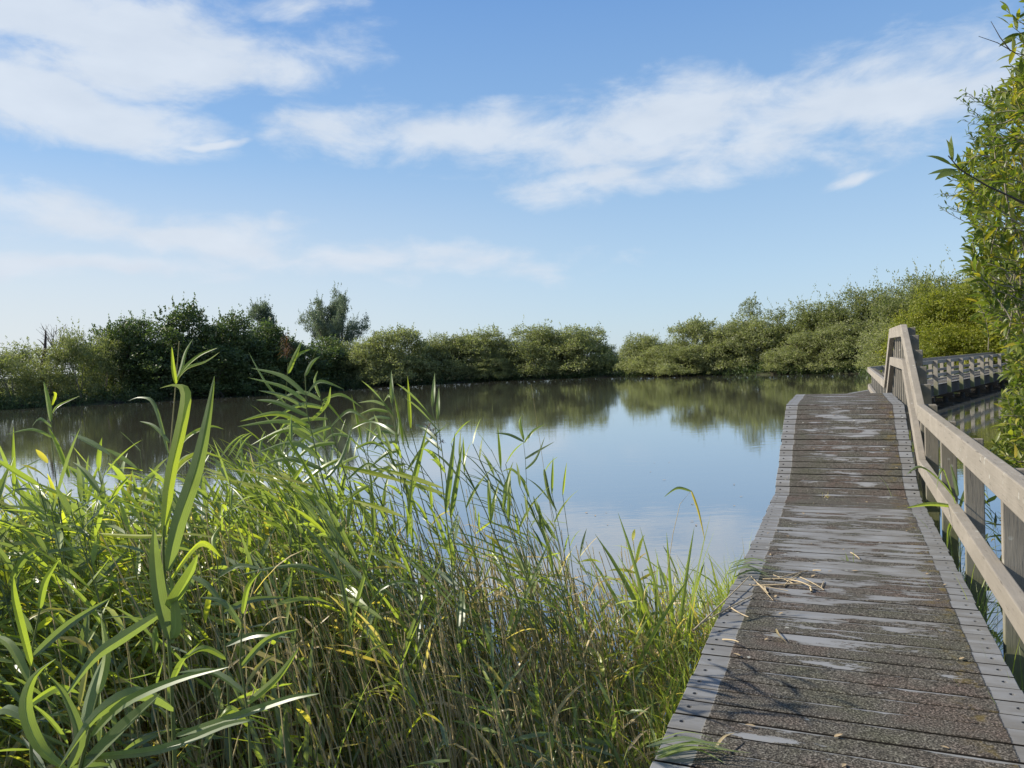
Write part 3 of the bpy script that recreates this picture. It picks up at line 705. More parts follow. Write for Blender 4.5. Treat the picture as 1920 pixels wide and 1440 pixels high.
for i in range(9):
    p0 = to_local(at(105 + rng.normal(0, 1.5), 700 - 6 * i, 62), bt); p1 = to_local(at(108 + rng.normal(0, 14), 606 + abs(rng.normal(0, 14)), 62), bt)
    P = [bez(p0, (p0 + p1) / 2 + Vector((rng.normal(0, .2), rng.normal(0, .2), 0)), p1, 7)]
    for j in range(5):
        s = P[0][rng.integers(2, 6)]; e = s + np.array([rng.normal(0, .5), rng.normal(0, .5), rng.uniform(.3, .9)]); P.append(bez(s, (s + e) / 2 + rng.normal(0, .08, 3), e, 7))
    V, Q = tubes(np.array(P), np.array([np.linspace(.05, .015, 7)] + [np.linspace(.018, .008, 7)] * 5), 4); g = Geo(); g.add(V, Q); mesh_obj('branch', g.mesh('bare_branch', M_twig), bt)
b0 = to_local(at(105, 700, 62), bt); V, Q = tubes(bez((0, 0, -.2), tuple(b0 * .5 + Vector((.1, 0, 0))), b0, 6)[None], np.linspace(.12, .06, 6)[None], 6); g = Geo(); g.add(V, Q); mesh_obj('trunk', g.mesh('bare_trunk', M_twig), bt)

# low marsh growth along the far shore and behind it
def shore_growth():
    G = Geo(); n = len(POND); pts = []
    for i in range(1, 16):
        a, b = POND[i], POND[i + 1]; L = np.linalg.norm(b - a); k = int(L * 34); t = rng.uniform(0, 1, k); q = a + (b - a) * t[:, None]
        nrm = np.array([-(b - a)[1], (b - a)[0]]) / L; q = q + nrm * rng.uniform(-.35, 1.6, k)[:, None]; pts.append(q)
    p = np.concatenate(pts); z = np.maximum(ground_z(p[:, 0], p[:, 1]), -.02); n = len(p)
    hgt = rng.uniform(.3, 1.1, n)
    for rep in range(9):
        c = np.stack([p[:, 0] + rng.normal(0, .15, n), p[:, 1] + rng.normal(0, .15, n), z + hgt * rng.uniform(0, 1, n)], -1)
        V, Q = diamonds(c, unit(n) + np.array([0, 0, .8]), unit(n), rng.uniform(.18, .4, n), rng.uniform(.04, .10, n)); G.add(V, Q, np.repeat(np.clip(rng.normal(.4, .2, n), 0, 1), 4))
    o = mesh_obj('shore_growth', G.mesh('shore_growth', M_alder)); tag(o, 'low dark marsh plants under the bushes along the far bank', 'marsh plants', kind='stuff')
shore_growth()
def meadow():
    G = Geo(); n = 16000
    X = rng.uniform(18, 40, n); Y = rng.uniform(38, 56, n); s = pond_sd(X, Y) > .2; X, Y = X[s], Y[s]; n = len(X); z = ground_z(X, Y)
    for rep in range(2):
        c = np.stack([X + rng.normal(0, .1, n), Y + rng.normal(0, .1, n), z + rng.uniform(.1, 1.15, n)], -1)
        V, Q = diamonds(c, unit(n) * .5 + np.array([0, 0, 1.]), unit(n), rng.uniform(.3, .6, n), rng.uniform(.03, .07, n)); G.add(V, Q, np.repeat(np.clip(rng.normal(.65, .25, n), 0, 1), 4))
    o = mesh_obj('marsh_grass', G.mesh('marsh_grass', M_yellow)); tag(o, 'yellow-green marsh grass under the trees behind the long railed boardwalk', 'grass', kind='stuff')
meadow()

# ------------------------------------------------------------------ near willow on the right
nw = empty('willow_tree', (5.3, 7.0, .1), 0, 'leafy yellow-green willow leaning over the handrail from the right bank', 'tree')
def nw_local(p): return np.array(tuple(p)) - np.array([5.3, 7.0, .1])
near_leaf_me = []
for i in range(3):
    g = Geo(); V, Q = blades([(0, 0, 0)], 0, .25, .088, .024, .5 + .3 * i, 0, .3, 5, prof=np.array([.15, .55, 1., 1., .75, .35, .03])); g.add(V, Q, .5); near_leaf_me.append(g)
leaf_var = []
for i, g in enumerate(near_leaf_me):
    for t in (.15, .4, .55, .85): 
        g.T = [np.full(g.n, t)]; leaf_var.append(g.mesh('near_leaf', M_near, True))
LEAF_V = np.concatenate(near_leaf_me[1].V); LEAF_Q = np.concatenate(near_leaf_me[1].Q)
main_br = []   # (start, end) main branches in the world
rs = np.random.default_rng(21)
edge = [(-60, 1960), (0, 1945), (60, 1930), (130, 1915), (180, 1860), (260, 1838), (300, 1805), (360, 1800), (420, 1815), (480, 1820), (540, 1825), (600, 1850), (660, 1885), (720, 1888), (780, 1880), (840, 1872), (880, 1900)]
EY = [e[0] for e in edge]; EX = [e[1] for e in edge]
branches = []
for i in range(12):
    py = rs.uniform(-120, 800); px = np.interp(py, EY, EX) + rs.uniform(40, 190)
    Y = rs.uniform(5.2, 7.0); tip = nw_local(at(px, py, Y)); s = np.array([rs.normal(0, .12), rs.normal(0, .12), rs.uniform(-.2, .4)])
    mid = (s + tip) / 2 + np.array([rs.uniform(.1, .5), rs.uniform(-.3, .3), rs.uniform(.1, .6)])
    P = bez(s, mid, tip, 12); branches.append(P)
    g = Geo(); V, Q = tubes(P[None], np.linspace(.035, .008, 12)[None], 6); g.add(V, Q); mesh_obj('branch', g.mesh('willow_branch', M_twig), nw)
for s in range(3):
    g = Geo(); V, Q = tubes(bez((s * .12 - .1, 0, -.5), (s * .15 - .1, .1, .7), (s * .5 - .55, -.1 * s, 2.0 + s * .3), 10)[None], np.linspace(.08, .04, 10)[None], 8); g.add(V, Q); mesh_obj('trunk', g.mesh('willow_trunk', M_twig), nw)
# twigs carrying the leaves: they end along the outline of the crown
tw_pts, tw_dir = [], []
tw = Geo(); leaf_pos, leaf_dir, leaf_t, leaf_s = [], [], [], []
def add_twig(P, n, s=1., tv=.0):
    P = np.array(P)
    V, Q = tubes(P[None], np.linspace(.0045, .0018, len(P))[None], 4); tw.add(V, Q)
    t = np.linspace(.12, 1, n) * (len(P) - 1); i = np.minimum(t.astype(int), len(P) - 2); f = (t - i)[:, None]
    p = P[i] * (1 - f) + P[i + 1] * f; d = P[i + 1] - P[i]; d /= np.linalg.norm(d, axis=1, keepdims=True)
    side = np.cross(d, np.array([0, 0, 1.])); side /= np.linalg.norm(side, axis=1, keepdims=True) + 1e-9
    ang = np.arange(n) * 2.4 + rs.uniform(0, 6); upv = np.cross(side, d)
    rad = side * np.cos(ang)[:, None] + upv * np.sin(ang)[:, None]
    leaf_pos.append(p); leaf_dir.append(d * .7 + rad * .8 + rs.normal(0, .2, (n, 3))); leaf_t.append(np.clip(rs.normal(.40 + tv, .22, n), 0, 1)); leaf_s.append(s * rs.uniform(.65, 1.25, n))
for i in range(1000):
    py = rs.uniform(-60, 890); ex = np.interp(py, EY, EX); dens = rs.uniform(0, 1) ** 1.7
    px = ex + dens * 230 + rs.normal(0, 6); Y = rs.uniform(4.9, 7.3)
    tip = nw_local(at(px, py, Y)); ln = rs.uniform(.2, .5)
    s = tip + np.array([rs.uniform(.3, 1.0), rs.uniform(-.35, .35), rs.uniform(-.9, .2)]) * ln
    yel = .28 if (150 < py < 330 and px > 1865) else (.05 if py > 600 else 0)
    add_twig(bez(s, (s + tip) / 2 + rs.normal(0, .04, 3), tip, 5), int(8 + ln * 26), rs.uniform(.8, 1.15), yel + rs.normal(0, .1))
# finer, darker sprays behind the top
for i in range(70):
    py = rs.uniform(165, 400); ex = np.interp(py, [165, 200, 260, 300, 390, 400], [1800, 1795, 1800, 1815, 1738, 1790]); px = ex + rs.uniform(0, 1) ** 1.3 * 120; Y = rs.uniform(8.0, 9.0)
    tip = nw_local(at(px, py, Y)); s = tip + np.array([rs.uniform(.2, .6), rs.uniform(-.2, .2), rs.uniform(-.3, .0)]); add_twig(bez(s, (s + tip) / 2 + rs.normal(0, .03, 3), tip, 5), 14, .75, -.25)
# the spray that reaches out over the walk, and the top-right sprigs
SPR = 4.4
P = [nw_local(at(x, y, SPR + dy)) for x, y, dy in ((1990, 400, .7), (1915, 378, .35), (1850, 348, .15), (1800, 318, .02), (1778, 292, 0))]
g = Geo(); V, Q = tubes(np.array(P)[None], np.linspace(.007, .003, 5)[None], 6); g.add(V, Q); mesh_obj('branch', g.mesh('reaching_branch', M_bark), nw)
big = [((1785, 300), (1775, 262), 1.25, .35), ((1787, 300), (1787, 256), 1.2, .2), ((1785, 310), (1738, 292), 1.1, .25), ((1795, 318), (1742, 330), 1.15, .2), ((1800, 322), (1755, 336), 1.1, .3), ((1790, 305), (1800, 290), 1.3, .25), ((1835, 342), (1810, 330), .9, .3)]
for (a_, b_, s, t) in big:
    p0, p1 = nw_local(at(*a_, SPR)), nw_local(at(*b_, SPR + rs.normal(0, .05))); leaf_pos.append(p0[None]); leaf_dir.append((p1 - p0)[None]); leaf_t.append(np.array([t])); leaf_s.append(np.array([np.linalg.norm(p1 - p0) / .088 * 1.05]))
for pts in (((1960, 110), (1905, 100), (1870, 80), (1835, 68)), ((1895, 96), (1875, 70), (1858, 40))):
    P = np.array([nw_local(at(x, y, 4.8)) for x, y in pts]); g = Geo(); V, Q = tubes(P[None], np.linspace(.004, .0015, len(P))[None], 5); g.add(V, Q); mesh_obj('branch', g.mesh('bare_twig', M_bark), nw)
for py in (20, 45, 70, 95, 120, 145):
    tip = nw_local(at(rs.uniform(1885, 1905), py, 5.0)); s = tip + np.array([.3, .1, -.15]); add_twig(bez(s, (s + tip) / 2, tip, 5), 9, 1.1, .15)
leaf_pos = np.concatenate(leaf_pos); leaf_dir = np.concatenate(leaf_dir); leaf_t = np.concatenate(leaf_t); leaf_s = np.concatenate(leaf_s)
leaf_dir /= np.linalg.norm(leaf_dir, axis=1, keepdims=True) + 1e-9
for i in range(60):
    py = rs.uniform(250, 820); px = np.interp(py, EY, EX) + rs.uniform(55, 140); Y = rs.uniform(4.9, 5.8)
    tip = nw_local(at(px, py, Y)); s = tip + np.array([rs.uniform(.1, .5), rs.uniform(0, .4), rs.uniform(-.55, -.2)])
    V, Q = tubes(bez(s, (s + tip) / 2 + rs.normal(0, .07, 3), tip, 6)[None], np.linspace(.008, .003, 6)[None], 5); tw.add(V, Q)
mesh_obj('twigs', tw.mesh('willow_twigs', M_twig), nw)['kind'] = 'stuff'
# the 300 leaves that show largest are parts, the rest one mass
wp = leaf_pos + np.array([5.3, 7.0, .1]); dist = wp[:, 1] + np.where(wp[:, 0] / wp[:, 1] > .665, 5, 0)
order = np.argsort(dist)
roll = rs.uniform(-.9, .9, len(order))
def leaf_frame(d, rl):
    x = Vector(d); z = Vector((0, 0, 1)); y = z.cross(x); y = y.normalized() if y.length > 1e-4 else Vector((0, 1, 0)); z = x.cross(y)
    return Matrix((x, y, z)).transposed() @ Matrix.Rotation(rl, 3, 'X')
for i in order[:300]:
    mt4 = Matrix.Translation(leaf_pos[i]) @ leaf_frame(leaf_dir[i], roll[i]).to_4x4() @ Matrix.Scale(float(leaf_s[i]), 4)
    ti = min(range(4), key=lambda q: abs((.15, .4, .55, .85)[q] - leaf_t[i]))
    o = mesh_obj('leaf', leaf_var[rs.integers(0, 3) * 4 + ti], nw); o.matrix_local = mt4
rest = order[300:]
fr = np.array([np.array(leaf_frame(leaf_dir[i], roll[i])) for i in rest])
V = np.einsum('nij,kj->nki', fr, LEAF_V) * leaf_s[rest][:, None, None] + leaf_pos[rest][:, None]
g = Geo(); nv = len(LEAF_V); g.add(V.reshape(-1, 3), (LEAF_Q[None] + (np.arange(len(rest)) * nv)[:, None, None]).reshape(-1, 4), np.repeat(leaf_t[rest], nv))
o = mesh_obj('foliage', g.mesh('willow_foliage', M_near, True), nw); o['kind'] = 'stuff'

# ------------------------------------------------------------------ reeds
def lat_of(X, Y): return cs_ * X - sn_ * Y
def alo_of(X, Y): return sn_ * X + cs_ * Y
def reed_parts(H, lean, nleaf, r_, tint, wide=1., wind=math.pi, dry=.0, low=.30):
    """stem polyline and blade arguments of one reed standing at the origin"""
    S = 7; t = np.linspace(0, 1, S); ld = wind + r_.normal(0, .5)
    P = np.stack([math.cos(ld) * lean * H * t ** 1.9, math.sin(ld) * lean * H * t ** 1.9, H * t * (1 - .25 * lean * t)], -1)
    tl = np.linspace(low, .985, nleaf) ** .85 + r_.normal(0, .012, nleaf); tl = np.clip(tl, .1, 1)
    b = np.stack([np.interp(tl, t, P[:, k]) for k in range(3)], -1)
    sgn = np.where(np.arange(nleaf) % 2, 1, -1)
    azl = wind + sgn * r_.uniform(.1, 1.5, nleaf) + r_.normal(0, .25, nleaf)
    ell = r_.uniform(.05, 1.05, nleaf) + .3 * (tl > .92)
    L = r_.uniform(.20, .40, nleaf) * np.where(tl < .4, .8, 1) * (H / 1.7) ** .5 * np.where(tl > .93, .62, 1); Wd = r_.uniform(.018, .032, nleaf) * wide
    dr = r_.uniform(-.05, .75, nleaf); ti = np.clip(tint + r_.normal(0, .16, nleaf), 0, .80)
    ti = np.where((tl < .48) & (r_.uniform(0, 1, nleaf) < .35 + dry), r_.uniform(.84, 1, nleaf), ti)
    return P, (b, azl, ell, L, Wd, dr, r_.uniform(-.7, .7, nleaf), r_.normal(0, .8, nleaf)), ti
def reed_proto(H, lean, nleaf, tint, wide, head=False, name='reed'):
    P, (b, azl, ell, L, Wd, dr, rl, twi), ti = reed_parts(H, lean, nleaf, rng, tint, wide)
    out = []
    g = Geo(); V, Q = tubes(P[None], np.linspace(.0042, .0016, len(P))[None], 6); g.add(V, Q, np.repeat(np.linspace(.75, .25, len(P)), 6)); out.append(('stem', g.mesh('reed_stem', M_stem, True)))
    for i in range(nleaf):
        V, Q = blades(b[i:i + 1], azl[i], ell[i], L[i], Wd[i], dr[i], rl[i], .45, 6, twi[i]); g = Geo(); g.add(*crease(V, Q), ti[i], blade=True); out.append(('leaf', g.mesh('reed_leaf', M_reed, True)))
    if head:
        g = Geo(); n = 110; t = rng.uniform(0, 1, n); top = P[-1]
        bs = top + np.stack([-.10 * t ** 1.5, rng.normal(0, .008, n), .16 * t], -1)
        V, Q = blades(bs, math.pi + rng.normal(0, .7, n), rng.uniform(-.1, 1.1, n), .075 * (1.1 - .6 * t), .005, 1.2, rng.uniform(-1, 1, n), .2, 3); g.add(V, Q, np.repeat(rng.uniform(0, 1, n), 12)); out.append(('seed_head', g.mesh('seed_head', M_head)))
    return out
protos = [reed_proto(1.7, l, n, t, w) for l, n, t, w in ((.16, 11, .34, 1), (.28, 12, .42, 1.05), (.10, 10, .52, 1.1), (.36, 12, .30, .95), (.20, 13, .60, 1.0), (.24, 10, .45, 1.2))]
headp = [reed_proto(1.9, l, 9, .35, .95, True) for l in (.14, .24)]
def place_reed(parts, x, y, z, H, H0, label, group, rz):
    o = empty('reed', (x, y, z), rz, label, 'reed', group); s = H / H0; o.scale = (s, s, s)
    for nm, me in parts: mesh_obj(nm, me, o)
    return o
HL = [-6, -5.2, -4.2, -3.45, -3.0, -2.35, -1.8, -1.2, -.8]; HH = [1.62, 1.64, 1.72, 2.0, 1.98, 1.80, 1.55, 1.12, .85]
def reed_height(X, Y):
    l = lat_of(X, Y); h = np.interp(l, HL, HH); return h * np.interp(Y, [1.2, 2.2, 3.5, 5.5], [.80, .82, .90, 1.0])
def sample_bed(n, r_):
    X = r_.uniform(-6.6, 2.0, n); Y = r_.uniform(1.5, 7.4, n); l = lat_of(X, Y)
    ok = (l < -.82) & (X > -.86 * Y - .25)
    ymax = np.interp(X, [-6, -3, -1.5, -.6, .2, 1.0, 2.2], [7.2, 6.6, 6.3, 6.0, 5.9, 6.2, 6.4]); ok &= Y < ymax
    # the bed starts farther from the walk's corner: nothing tall right at the camera's feet
    ymin = np.interp(X, [-2, -1.0, -.5, 0, .4, 1.], [1.5, 2.0, 2.7, 3.3, 3.5, 3.6]); ok &= Y > ymin
    dn = np.where((l > -2.3) & (Y < 4.4), .45, 1.) * np.interp(l, [-6, -3.2, -2.7, -2.0, -1.4, -.8], [1, 1, .42, .22, .26, .5]) * np.interp(Y - ymax, [-1.5, 0], [1, .35])
    ok &= r_.uniform(0, 1, n) < dn
    return X[ok], Y[ok]
r1 = np.random.default_rng(11)
X, Y = sample_bed(8200, r1); Hh = reed_height(X, Y) * np.where(lat_of(X, Y) > -2.9, r1.uniform(.5, 1.06, len(X)), r1.uniform(.72, 1.06, len(X)))
Z = np.maximum(ground_z(X, Y), -.45) - .03
vis = np.argsort(Y - Hh * .8); hero = vis[:150]; mass = vis[150:]
for i in hero:
    l = lat_of(X[i], Y[i]); k = r1.integers(0, len(protos))
    lab, grp = ('green reed with arching leaves in the dense bed left of the boardwalk', 'reeds of the near bed')
    place_reed(protos[k], X[i], Y[i], Z[i], Hh[i] + .0, 1.7, lab, grp, r1.normal(0, .6))
G = Geo()
for i in mass:
    l = lat_of(X[i], Y[i])
    P, (b, azl, ell, L, Wd, dr, rl, twi), ti = reed_parts(Hh[i], r1.uniform(.06, .38), r1.integers(10, 15) if l < -2.9 else r1.integers(6, 10), r1, r1.normal(.46, .14), r1.uniform(.75, 1.1), math.pi + r1.normal(0, .6), .12 if l > -2.8 else .0, .32 if l < -2.9 else .52)
    o3 = np.array([X[i], Y[i], Z[i]])
    V, Q = tubes((P + o3)[None], np.linspace(.0036, .0014, 7)[None], 4); G.add(V, Q, np.repeat(np.linspace(.85 if l > -2.8 else .7, .25, 7), 4), 1)
    V, Q = blades(b + o3, azl, ell, L, Wd, dr, rl, .25, 5, twi); G.add(V, Q, np.repeat(ti, 18))
o = mesh_obj('reed_bed', G.mesh('reed_bed', [M_reed, M_stem], True)); tag(o, 'dense green mass of reeds growing in the water left of the boardwalk', 'reeds', kind='stuff')
print('reeds', len(hero), len(mass))
# dry stems and litter inside the bed
G = Geo(); X2, Y2 = sample_bed(8500, r1); l2 = lat_of(X2, Y2); keep = (l2 > -2.6) | (r1.uniform(0, 1, len(X2)) < .35); X2, Y2 = X2[keep], Y2[keep]; n = len(X2)
Z2 = np.maximum(ground_z(X2, Y2), -.4) - .03; h2 = reed_height(X2, Y2) * r1.uniform(.3, .85, n)
dx = r1.normal(-.12, .16, n) * h2; dy = r1.normal(0, .16, n) * h2; t = np.linspace(0, 1, 4)
P = np.stack([X2[:, None] + dx[:, None] * t ** 1.4, Y2[:, None] + dy[:, None] * t ** 1.4, Z2[:, None] + h2[:, None] * t], -1)
V, Q = tubes(P, np.linspace(.0046, .0022, 4)[None], 3); G.add(V, Q, np.repeat(r1.uniform(.5, 1, n), 12), 1)
k = r1.integers(0, n, n * 2); tt = r1.uniform(.1, 1.0, n * 2); bs = P[k, 0] * (1 - tt)[:, None] + P[k, 3] * tt[:, None]
V, Q = blades(bs, r1.uniform(0, 6.28, n * 2), r1.uniform(-.3, .9, n * 2), r1.uniform(.14, .34, n * 2), r1.uniform(.010, .022, n * 2), r1.uniform(.6, 2.4, n * 2), r1.uniform(-1, 1, n * 2), .3, 4, r1.normal(0, 1.5, n * 2)); G.add(V, Q, np.repeat(r1.uniform(.78, 1, n * 2), 15))
o = mesh_obj('dry_reeds', G.mesh('dry_reeds', [M_reed, M_stem], True)); tag(o, 'tan dry reed stems and litter standing under the green reeds', 'dry reeds', kind='stuff')

# taller single reeds: the leafy clump in the middle and the thin stand over open water
r3 = np.random.default_rng(31)
slim = [reed_proto(1.7, l, n, t, .70) for l, n, t in ((.18, 14, .42), (.28, 15, .50), (.12, 13, .36), (.34, 15, .55))]
for i in range(46):
    px = r3.normal(575, 75); Yd = r3.uniform(4.2, 5.6); p = at(px, 900, Yd); top = at(px, np.interp(px, [400, 480, 560, 620, 700, 780], [880, 830, 775, 775, 830, 900]) + abs(r3.normal(0, 60)), Yd)
    z = max(float(ground_z(p.x, p.y)), -.45) - .03
    place_reed(slim[r3.integers(0, 4)], p.x + .3, p.y, z, (top.z - z), 1.7, 'tall leafy reed of the clump that stands highest above the bed', 'tall reeds of the middle clump', r3.normal(0, .35))
for i in range(8):
    px = r3.uniform(500, 680); Yd = r3.uniform(3.35, 3.9); p = at(px, 900, Yd); z = max(float(ground_z(p.x, p.y)), -.45) - .03
    place_reed(slim[r3.integers(0, 4)], p.x + .55, p.y, z, r3.uniform(1.9, 2.15) - z, 1.7, 'tall leafy reed of the clump that stands highest above the bed', 'tall reeds of the middle clump', r3.normal(0, .35))
thin = [reed_proto(1.7, l, n, t, .62) for l, n, t in ((.22, 7, .4), (.34, 8, .3), (.15, 6, .5))]
for i in range(34):
    px = r3.uniform(690, 1060); Yd = r3.uniform(4.4, 5.7); p = at(px, 1000, Yd); top = at(px, np.interp(px, [690, 780, 900, 1000, 1060], [840, 800, 800, 830, 900]) + abs(r3.normal(0, 60)), Yd)
    z = max(float(ground_z(p.x, p.y)), -.45) - .03
    place_reed(thin[r3.integers(0, 3)], p.x + .2, p.y, z, (top.z - z) * 1.05, 1.7, 'thin sparse reed standing against the open water beside the tall clump', 'thin reeds in open water', r3.normal(0, .5))
# open stand of tan stems between the green mass and the planks
def stem_stand():
    G = Geo(); n = 3300; X = r1.uniform(-1.6, 2.2, n); Y = r1.uniform(3.2, 6.6, n); l = lat_of(X, Y)
    ok = (l > -3.1) & (l < -.84) & (Y < np.interp(X, [-1.5, -.6, .2, 1.0, 2.2], [6.2, 5.9, 5.8, 6.1, 6.3])); X, Y, l = X[ok], Y[ok], l[ok]; n = len(X)
    z = np.maximum(ground_z(X, Y), -.4) - .03; h = reed_height(X, Y) * r1.uniform(.35, .95, n); ld = r1.uniform(.05, .35, n); t = np.linspace(0, 1, 5)
    a = math.pi + r1.normal(0, .7, n)
    P = np.stack([X[:, None] + (np.cos(a) * ld * h)[:, None] * t ** 1.5, Y[:, None] + (np.sin(a) * ld * h)[:, None] * t ** 1.5, z[:, None] + h[:, None] * t], -1)
    V, Q = tubes(P, np.linspace(.0052, .0022, 5)[None], 4); G.add(V, Q, np.repeat(np.where(r1.uniform(0, 1, n) < .22, r1.uniform(.2, .5, n), r1.uniform(.72, 1, n)), 20), 1)
    k = r1.integers(0, n, n); tt = r1.uniform(.3, .95, n); bs = P[k, 0] * (1 - tt)[:, None] + P[k, 4] * tt[:, None]
    V, Q = blades(bs, r1.uniform(0, 6.28, n), r1.uniform(.1, 1.2, n), r1.uniform(.14, .34, n), r1.uniform(.010, .024, n), r1.uniform(.0, 1.6, n), r1.uniform(-1, 1, n), .3, 4, r1.normal(0, 1, n)); G.add(V, Q, np.repeat(np.where(r1.uniform(0, 1, n) < .45, r1.uniform(.3, .75, n), r1.uniform(.85, 1, n)), 15))
    o = mesh_obj('reed_stems', G.mesh('reed_stems', [M_reed, M_stem], True)); tag(o, 'open stand of tan and green reed stems between the green mass and the planks', 'reed stems', kind='stuff')
    # fresh green shoots close to the planks
    G = Geo(); n = 800; a_ = r1.uniform(2.9, 7.2, n); l = -.80 - np.abs(r1.normal(0, .45, n)); X, Y = sn_ * a_ + cs_ * l, cs_ * a_ - sn_ * l
    z = np.maximum(ground_z(X, Y), -.3) - .02; L = r1.uniform(.35, .95, n) * np.interp(l, [-2.2, -.8], [1.15, .85])
    V, Q = blades(np.stack([X, Y, z], -1), r1.uniform(0, 6.28, n), r1.uniform(1.1, 1.52, n), L, r1.uniform(.010, .024, n), r1.uniform(.1, 1.5, n) ** 1.3, r1.uniform(-1.5, 1.5, n), .2, 6, r1.normal(0, .6, n)); G.add(V, Q, np.repeat(np.clip(r1.normal(.52, .16, n), 0, .8), 21))
    o = mesh_obj('green_shoots', G.mesh('green_shoots', M_reed, True)); tag(o, 'fresh green shoots crowding the reed side of the planks', 'shoots', kind='stuff')
stem_stand()

# single reeds that stand out, traced one by one: stem points then leaves, at their own distance
def px_reed(label, Yd, stem, leaves, r0=.004, headpx=None, tint=.4, base_z=None, stem_t=.3):
    b = at(*stem[0], Yd); zb = max(float(ground_z(b.x, b.y)), -.4) - .03
    top_pts = [at(x, y, Yd) for x, y in stem]
    o = empty('reed', (b.x, b.y, zb), 0, label, 'reed'); off = Vector((b.x, b.y, zb))
    pts = ([Vector((0, 0, 0))] if b.z - zb > .05 else []) + [p - off for p in top_pts]
    P = np.array([tuple(p) for p in pts]); g = Geo(); V, Q = tubes(P[None], np.linspace(r0, r0 * .4, len(P))[None], 6); g.add(V, Q, stem_t); mesh_obj('stem', g.mesh('reed_stem', M_stem, True), o)
    for lf in leaves:
        path, wpx, ti = lf[:3]; dY = lf[3] if len(lf) > 3 else random.uniform(-.1, .1)
        pp = [at(x, y, Yd + dY * i / (len(path) - 1)) - off for i, (x, y) in enumerate(path)]
        g = Geo(); V, Q = path_blade(pp, wpx * .9 / FPX * Yd, random.uniform(-.35, .35), .5, (1, .1, .15) if abs(path[-1][0] - path[0][0]) < abs(path[-1][1] - path[0][1]) else (.1, .45, 1), 12, twist=random.uniform(-.6, .6)); g.add(*crease(V, Q), ti, blade=True)
        mesh_obj('leaf', g.mesh('reed_leaf', M_reed, True), o)
    if headpx:
        (x0, y0), (x1, y1) = headpx; p0, p1 = at(x0, y0, Yd) - off, at(x1, y1, Yd) - off; n = 90; t = rng.uniform(0, 1, n); bs = np.array(tuple(p0)) * (1 - t)[:, None] + np.array(tuple(p1)) * t[:, None]
        g = Geo(); V, Q = blades(bs, rng.uniform(0, 6.28, n), rng.uniform(-.3, 1.2, n), .06 * (1.1 - .5 * t), .005, 1.2, 0, .2, 3); g.add(V, Q, np.repeat(rng.uniform(0, 1, n), 12)); mesh_obj('seed_head', g.mesh('seed_head', M_head), o)
    return o
px_reed('stout broad-leaved green reed standing alone, the largest of the bed', 1.45, [(328, 1440), (322, 1290), (312, 1140), (306, 1030), (308, 985)],
    [([(308, 1005), (318, 900), (342, 790), (348, 735), (330, 722), (300, 728)], 27, .62, .05), ([(315, 1070), (335, 980), (368, 880), (388, 790), (402, 705)], 31, .28, -.1),
     ([(322, 1205), (300, 1120), (290, 1040), (289, 992)], 30, .22, -.03), ([(316, 1138), (334, 1110), (356, 1070), (370, 1040)], 30, .45, -.08), ([(305, 985), (318, 905), (350, 860), (390, 850), (440, 872)], 15, .66, .08),
     ([(322, 1280), (340, 1240), (375, 1205)], 16, .5, -.05), ([(310, 1005), (260, 1006), (210, 1003), (185, 1000)], 9, .80, .06), ([(318, 1200), (330, 1180), (328, 1130), (318, 1075)], 22, .35, -.02), ([(318, 1090), (375, 1020), (415, 1045)], 16, .66, .1),
     ([(300, 1150), (230, 1195), (175, 1235), (120, 1310)], 24, .34, -.15), ([(326, 1330), (260, 1300), (180, 1340), (110, 1440)], 30, .38, -.2), ([(326, 1380), (420, 1350), (540, 1310), (600, 1300)], 17, .36, -.1)], .0045)
px_reed('tall slender reed with leaf tuft at its tip beside the stoutest reed', 2.3, [(300, 1080), (312, 930), (322, 810), (330, 715), (336, 640)],
    [([(330, 720), (325, 690), (322, 650)], 9, .6), ([(331, 715), (345, 690), (375, 665), (408, 652)], 9, .5), ([(331, 712), (350, 690), (385, 678), (412, 660)], 10, .6), ([(330, 718), (340, 690), (348, 660), (362, 635)], 7, .45),
     ([(318, 830), (290, 800), (262, 790)], 9, .4), ([(315, 870), (350, 820), (392, 800), (420, 805)], 9, .55), ([(310, 920), (340, 860), (392, 850)], 9, .45), ([(316, 850), (290, 760), (265, 745), (240, 752)], 8, .3)], .003, stem_t=.55)
px_reed('reed with upright leaf tip and small pale new tuft at its top', 3.4, [(120, 1010), (105, 900), (96, 820), (98, 745)],
    [([(96, 790), (90, 750), (82, 715)], 11, .62), ([(98, 775), (110, 760), (150, 742)], 6, .45), ([(97, 800), (75, 785), (60, 800)], 8, .3), ([(130, 895), (110, 840), (90, 800)], 13, .6), ([(98, 820), (60, 805), (10, 815)], 7, .5), ([(98, 760), (104, 740), (100, 735)], 6, .75)], .003)
px_reed('arching reed with many leaves blown to one side, tallest of the middle clump', 3.6, [(640, 1010), (600, 880), (575, 770), (572, 700), (592, 660)],
    [([(573, 740), (530, 705), (470, 690)], 10, .45), ([(573, 752), (530, 725), (465, 708)], 10, .55), ([(575, 765), (530, 742), (485, 732)], 10, .2), ([(578, 780), (520, 755), (480, 750)], 10, .35), ([(582, 800), (520, 775), (450, 790)], 11, .6), ([(585, 815), (530, 790), (445, 800)], 11, .45),
     ([(590, 830), (540, 805), (470, 835)], 12, .5), ([(575, 740), (600, 715), (645, 730)], 9, .3), ([(572, 705), (585, 680), (600, 668)], 8, .35), ([(580, 790), (612, 760), (620, 725)], 10, .4), ([(600, 770), (612, 755), (650, 800)], 8, .68), ([(600, 860), (550, 830), (480, 850)], 12, .4), ([(605, 880), (540, 860), (470, 880)], 12, .3), ([(610, 900), (640, 860), (660, 800)], 9, .3)], .004)
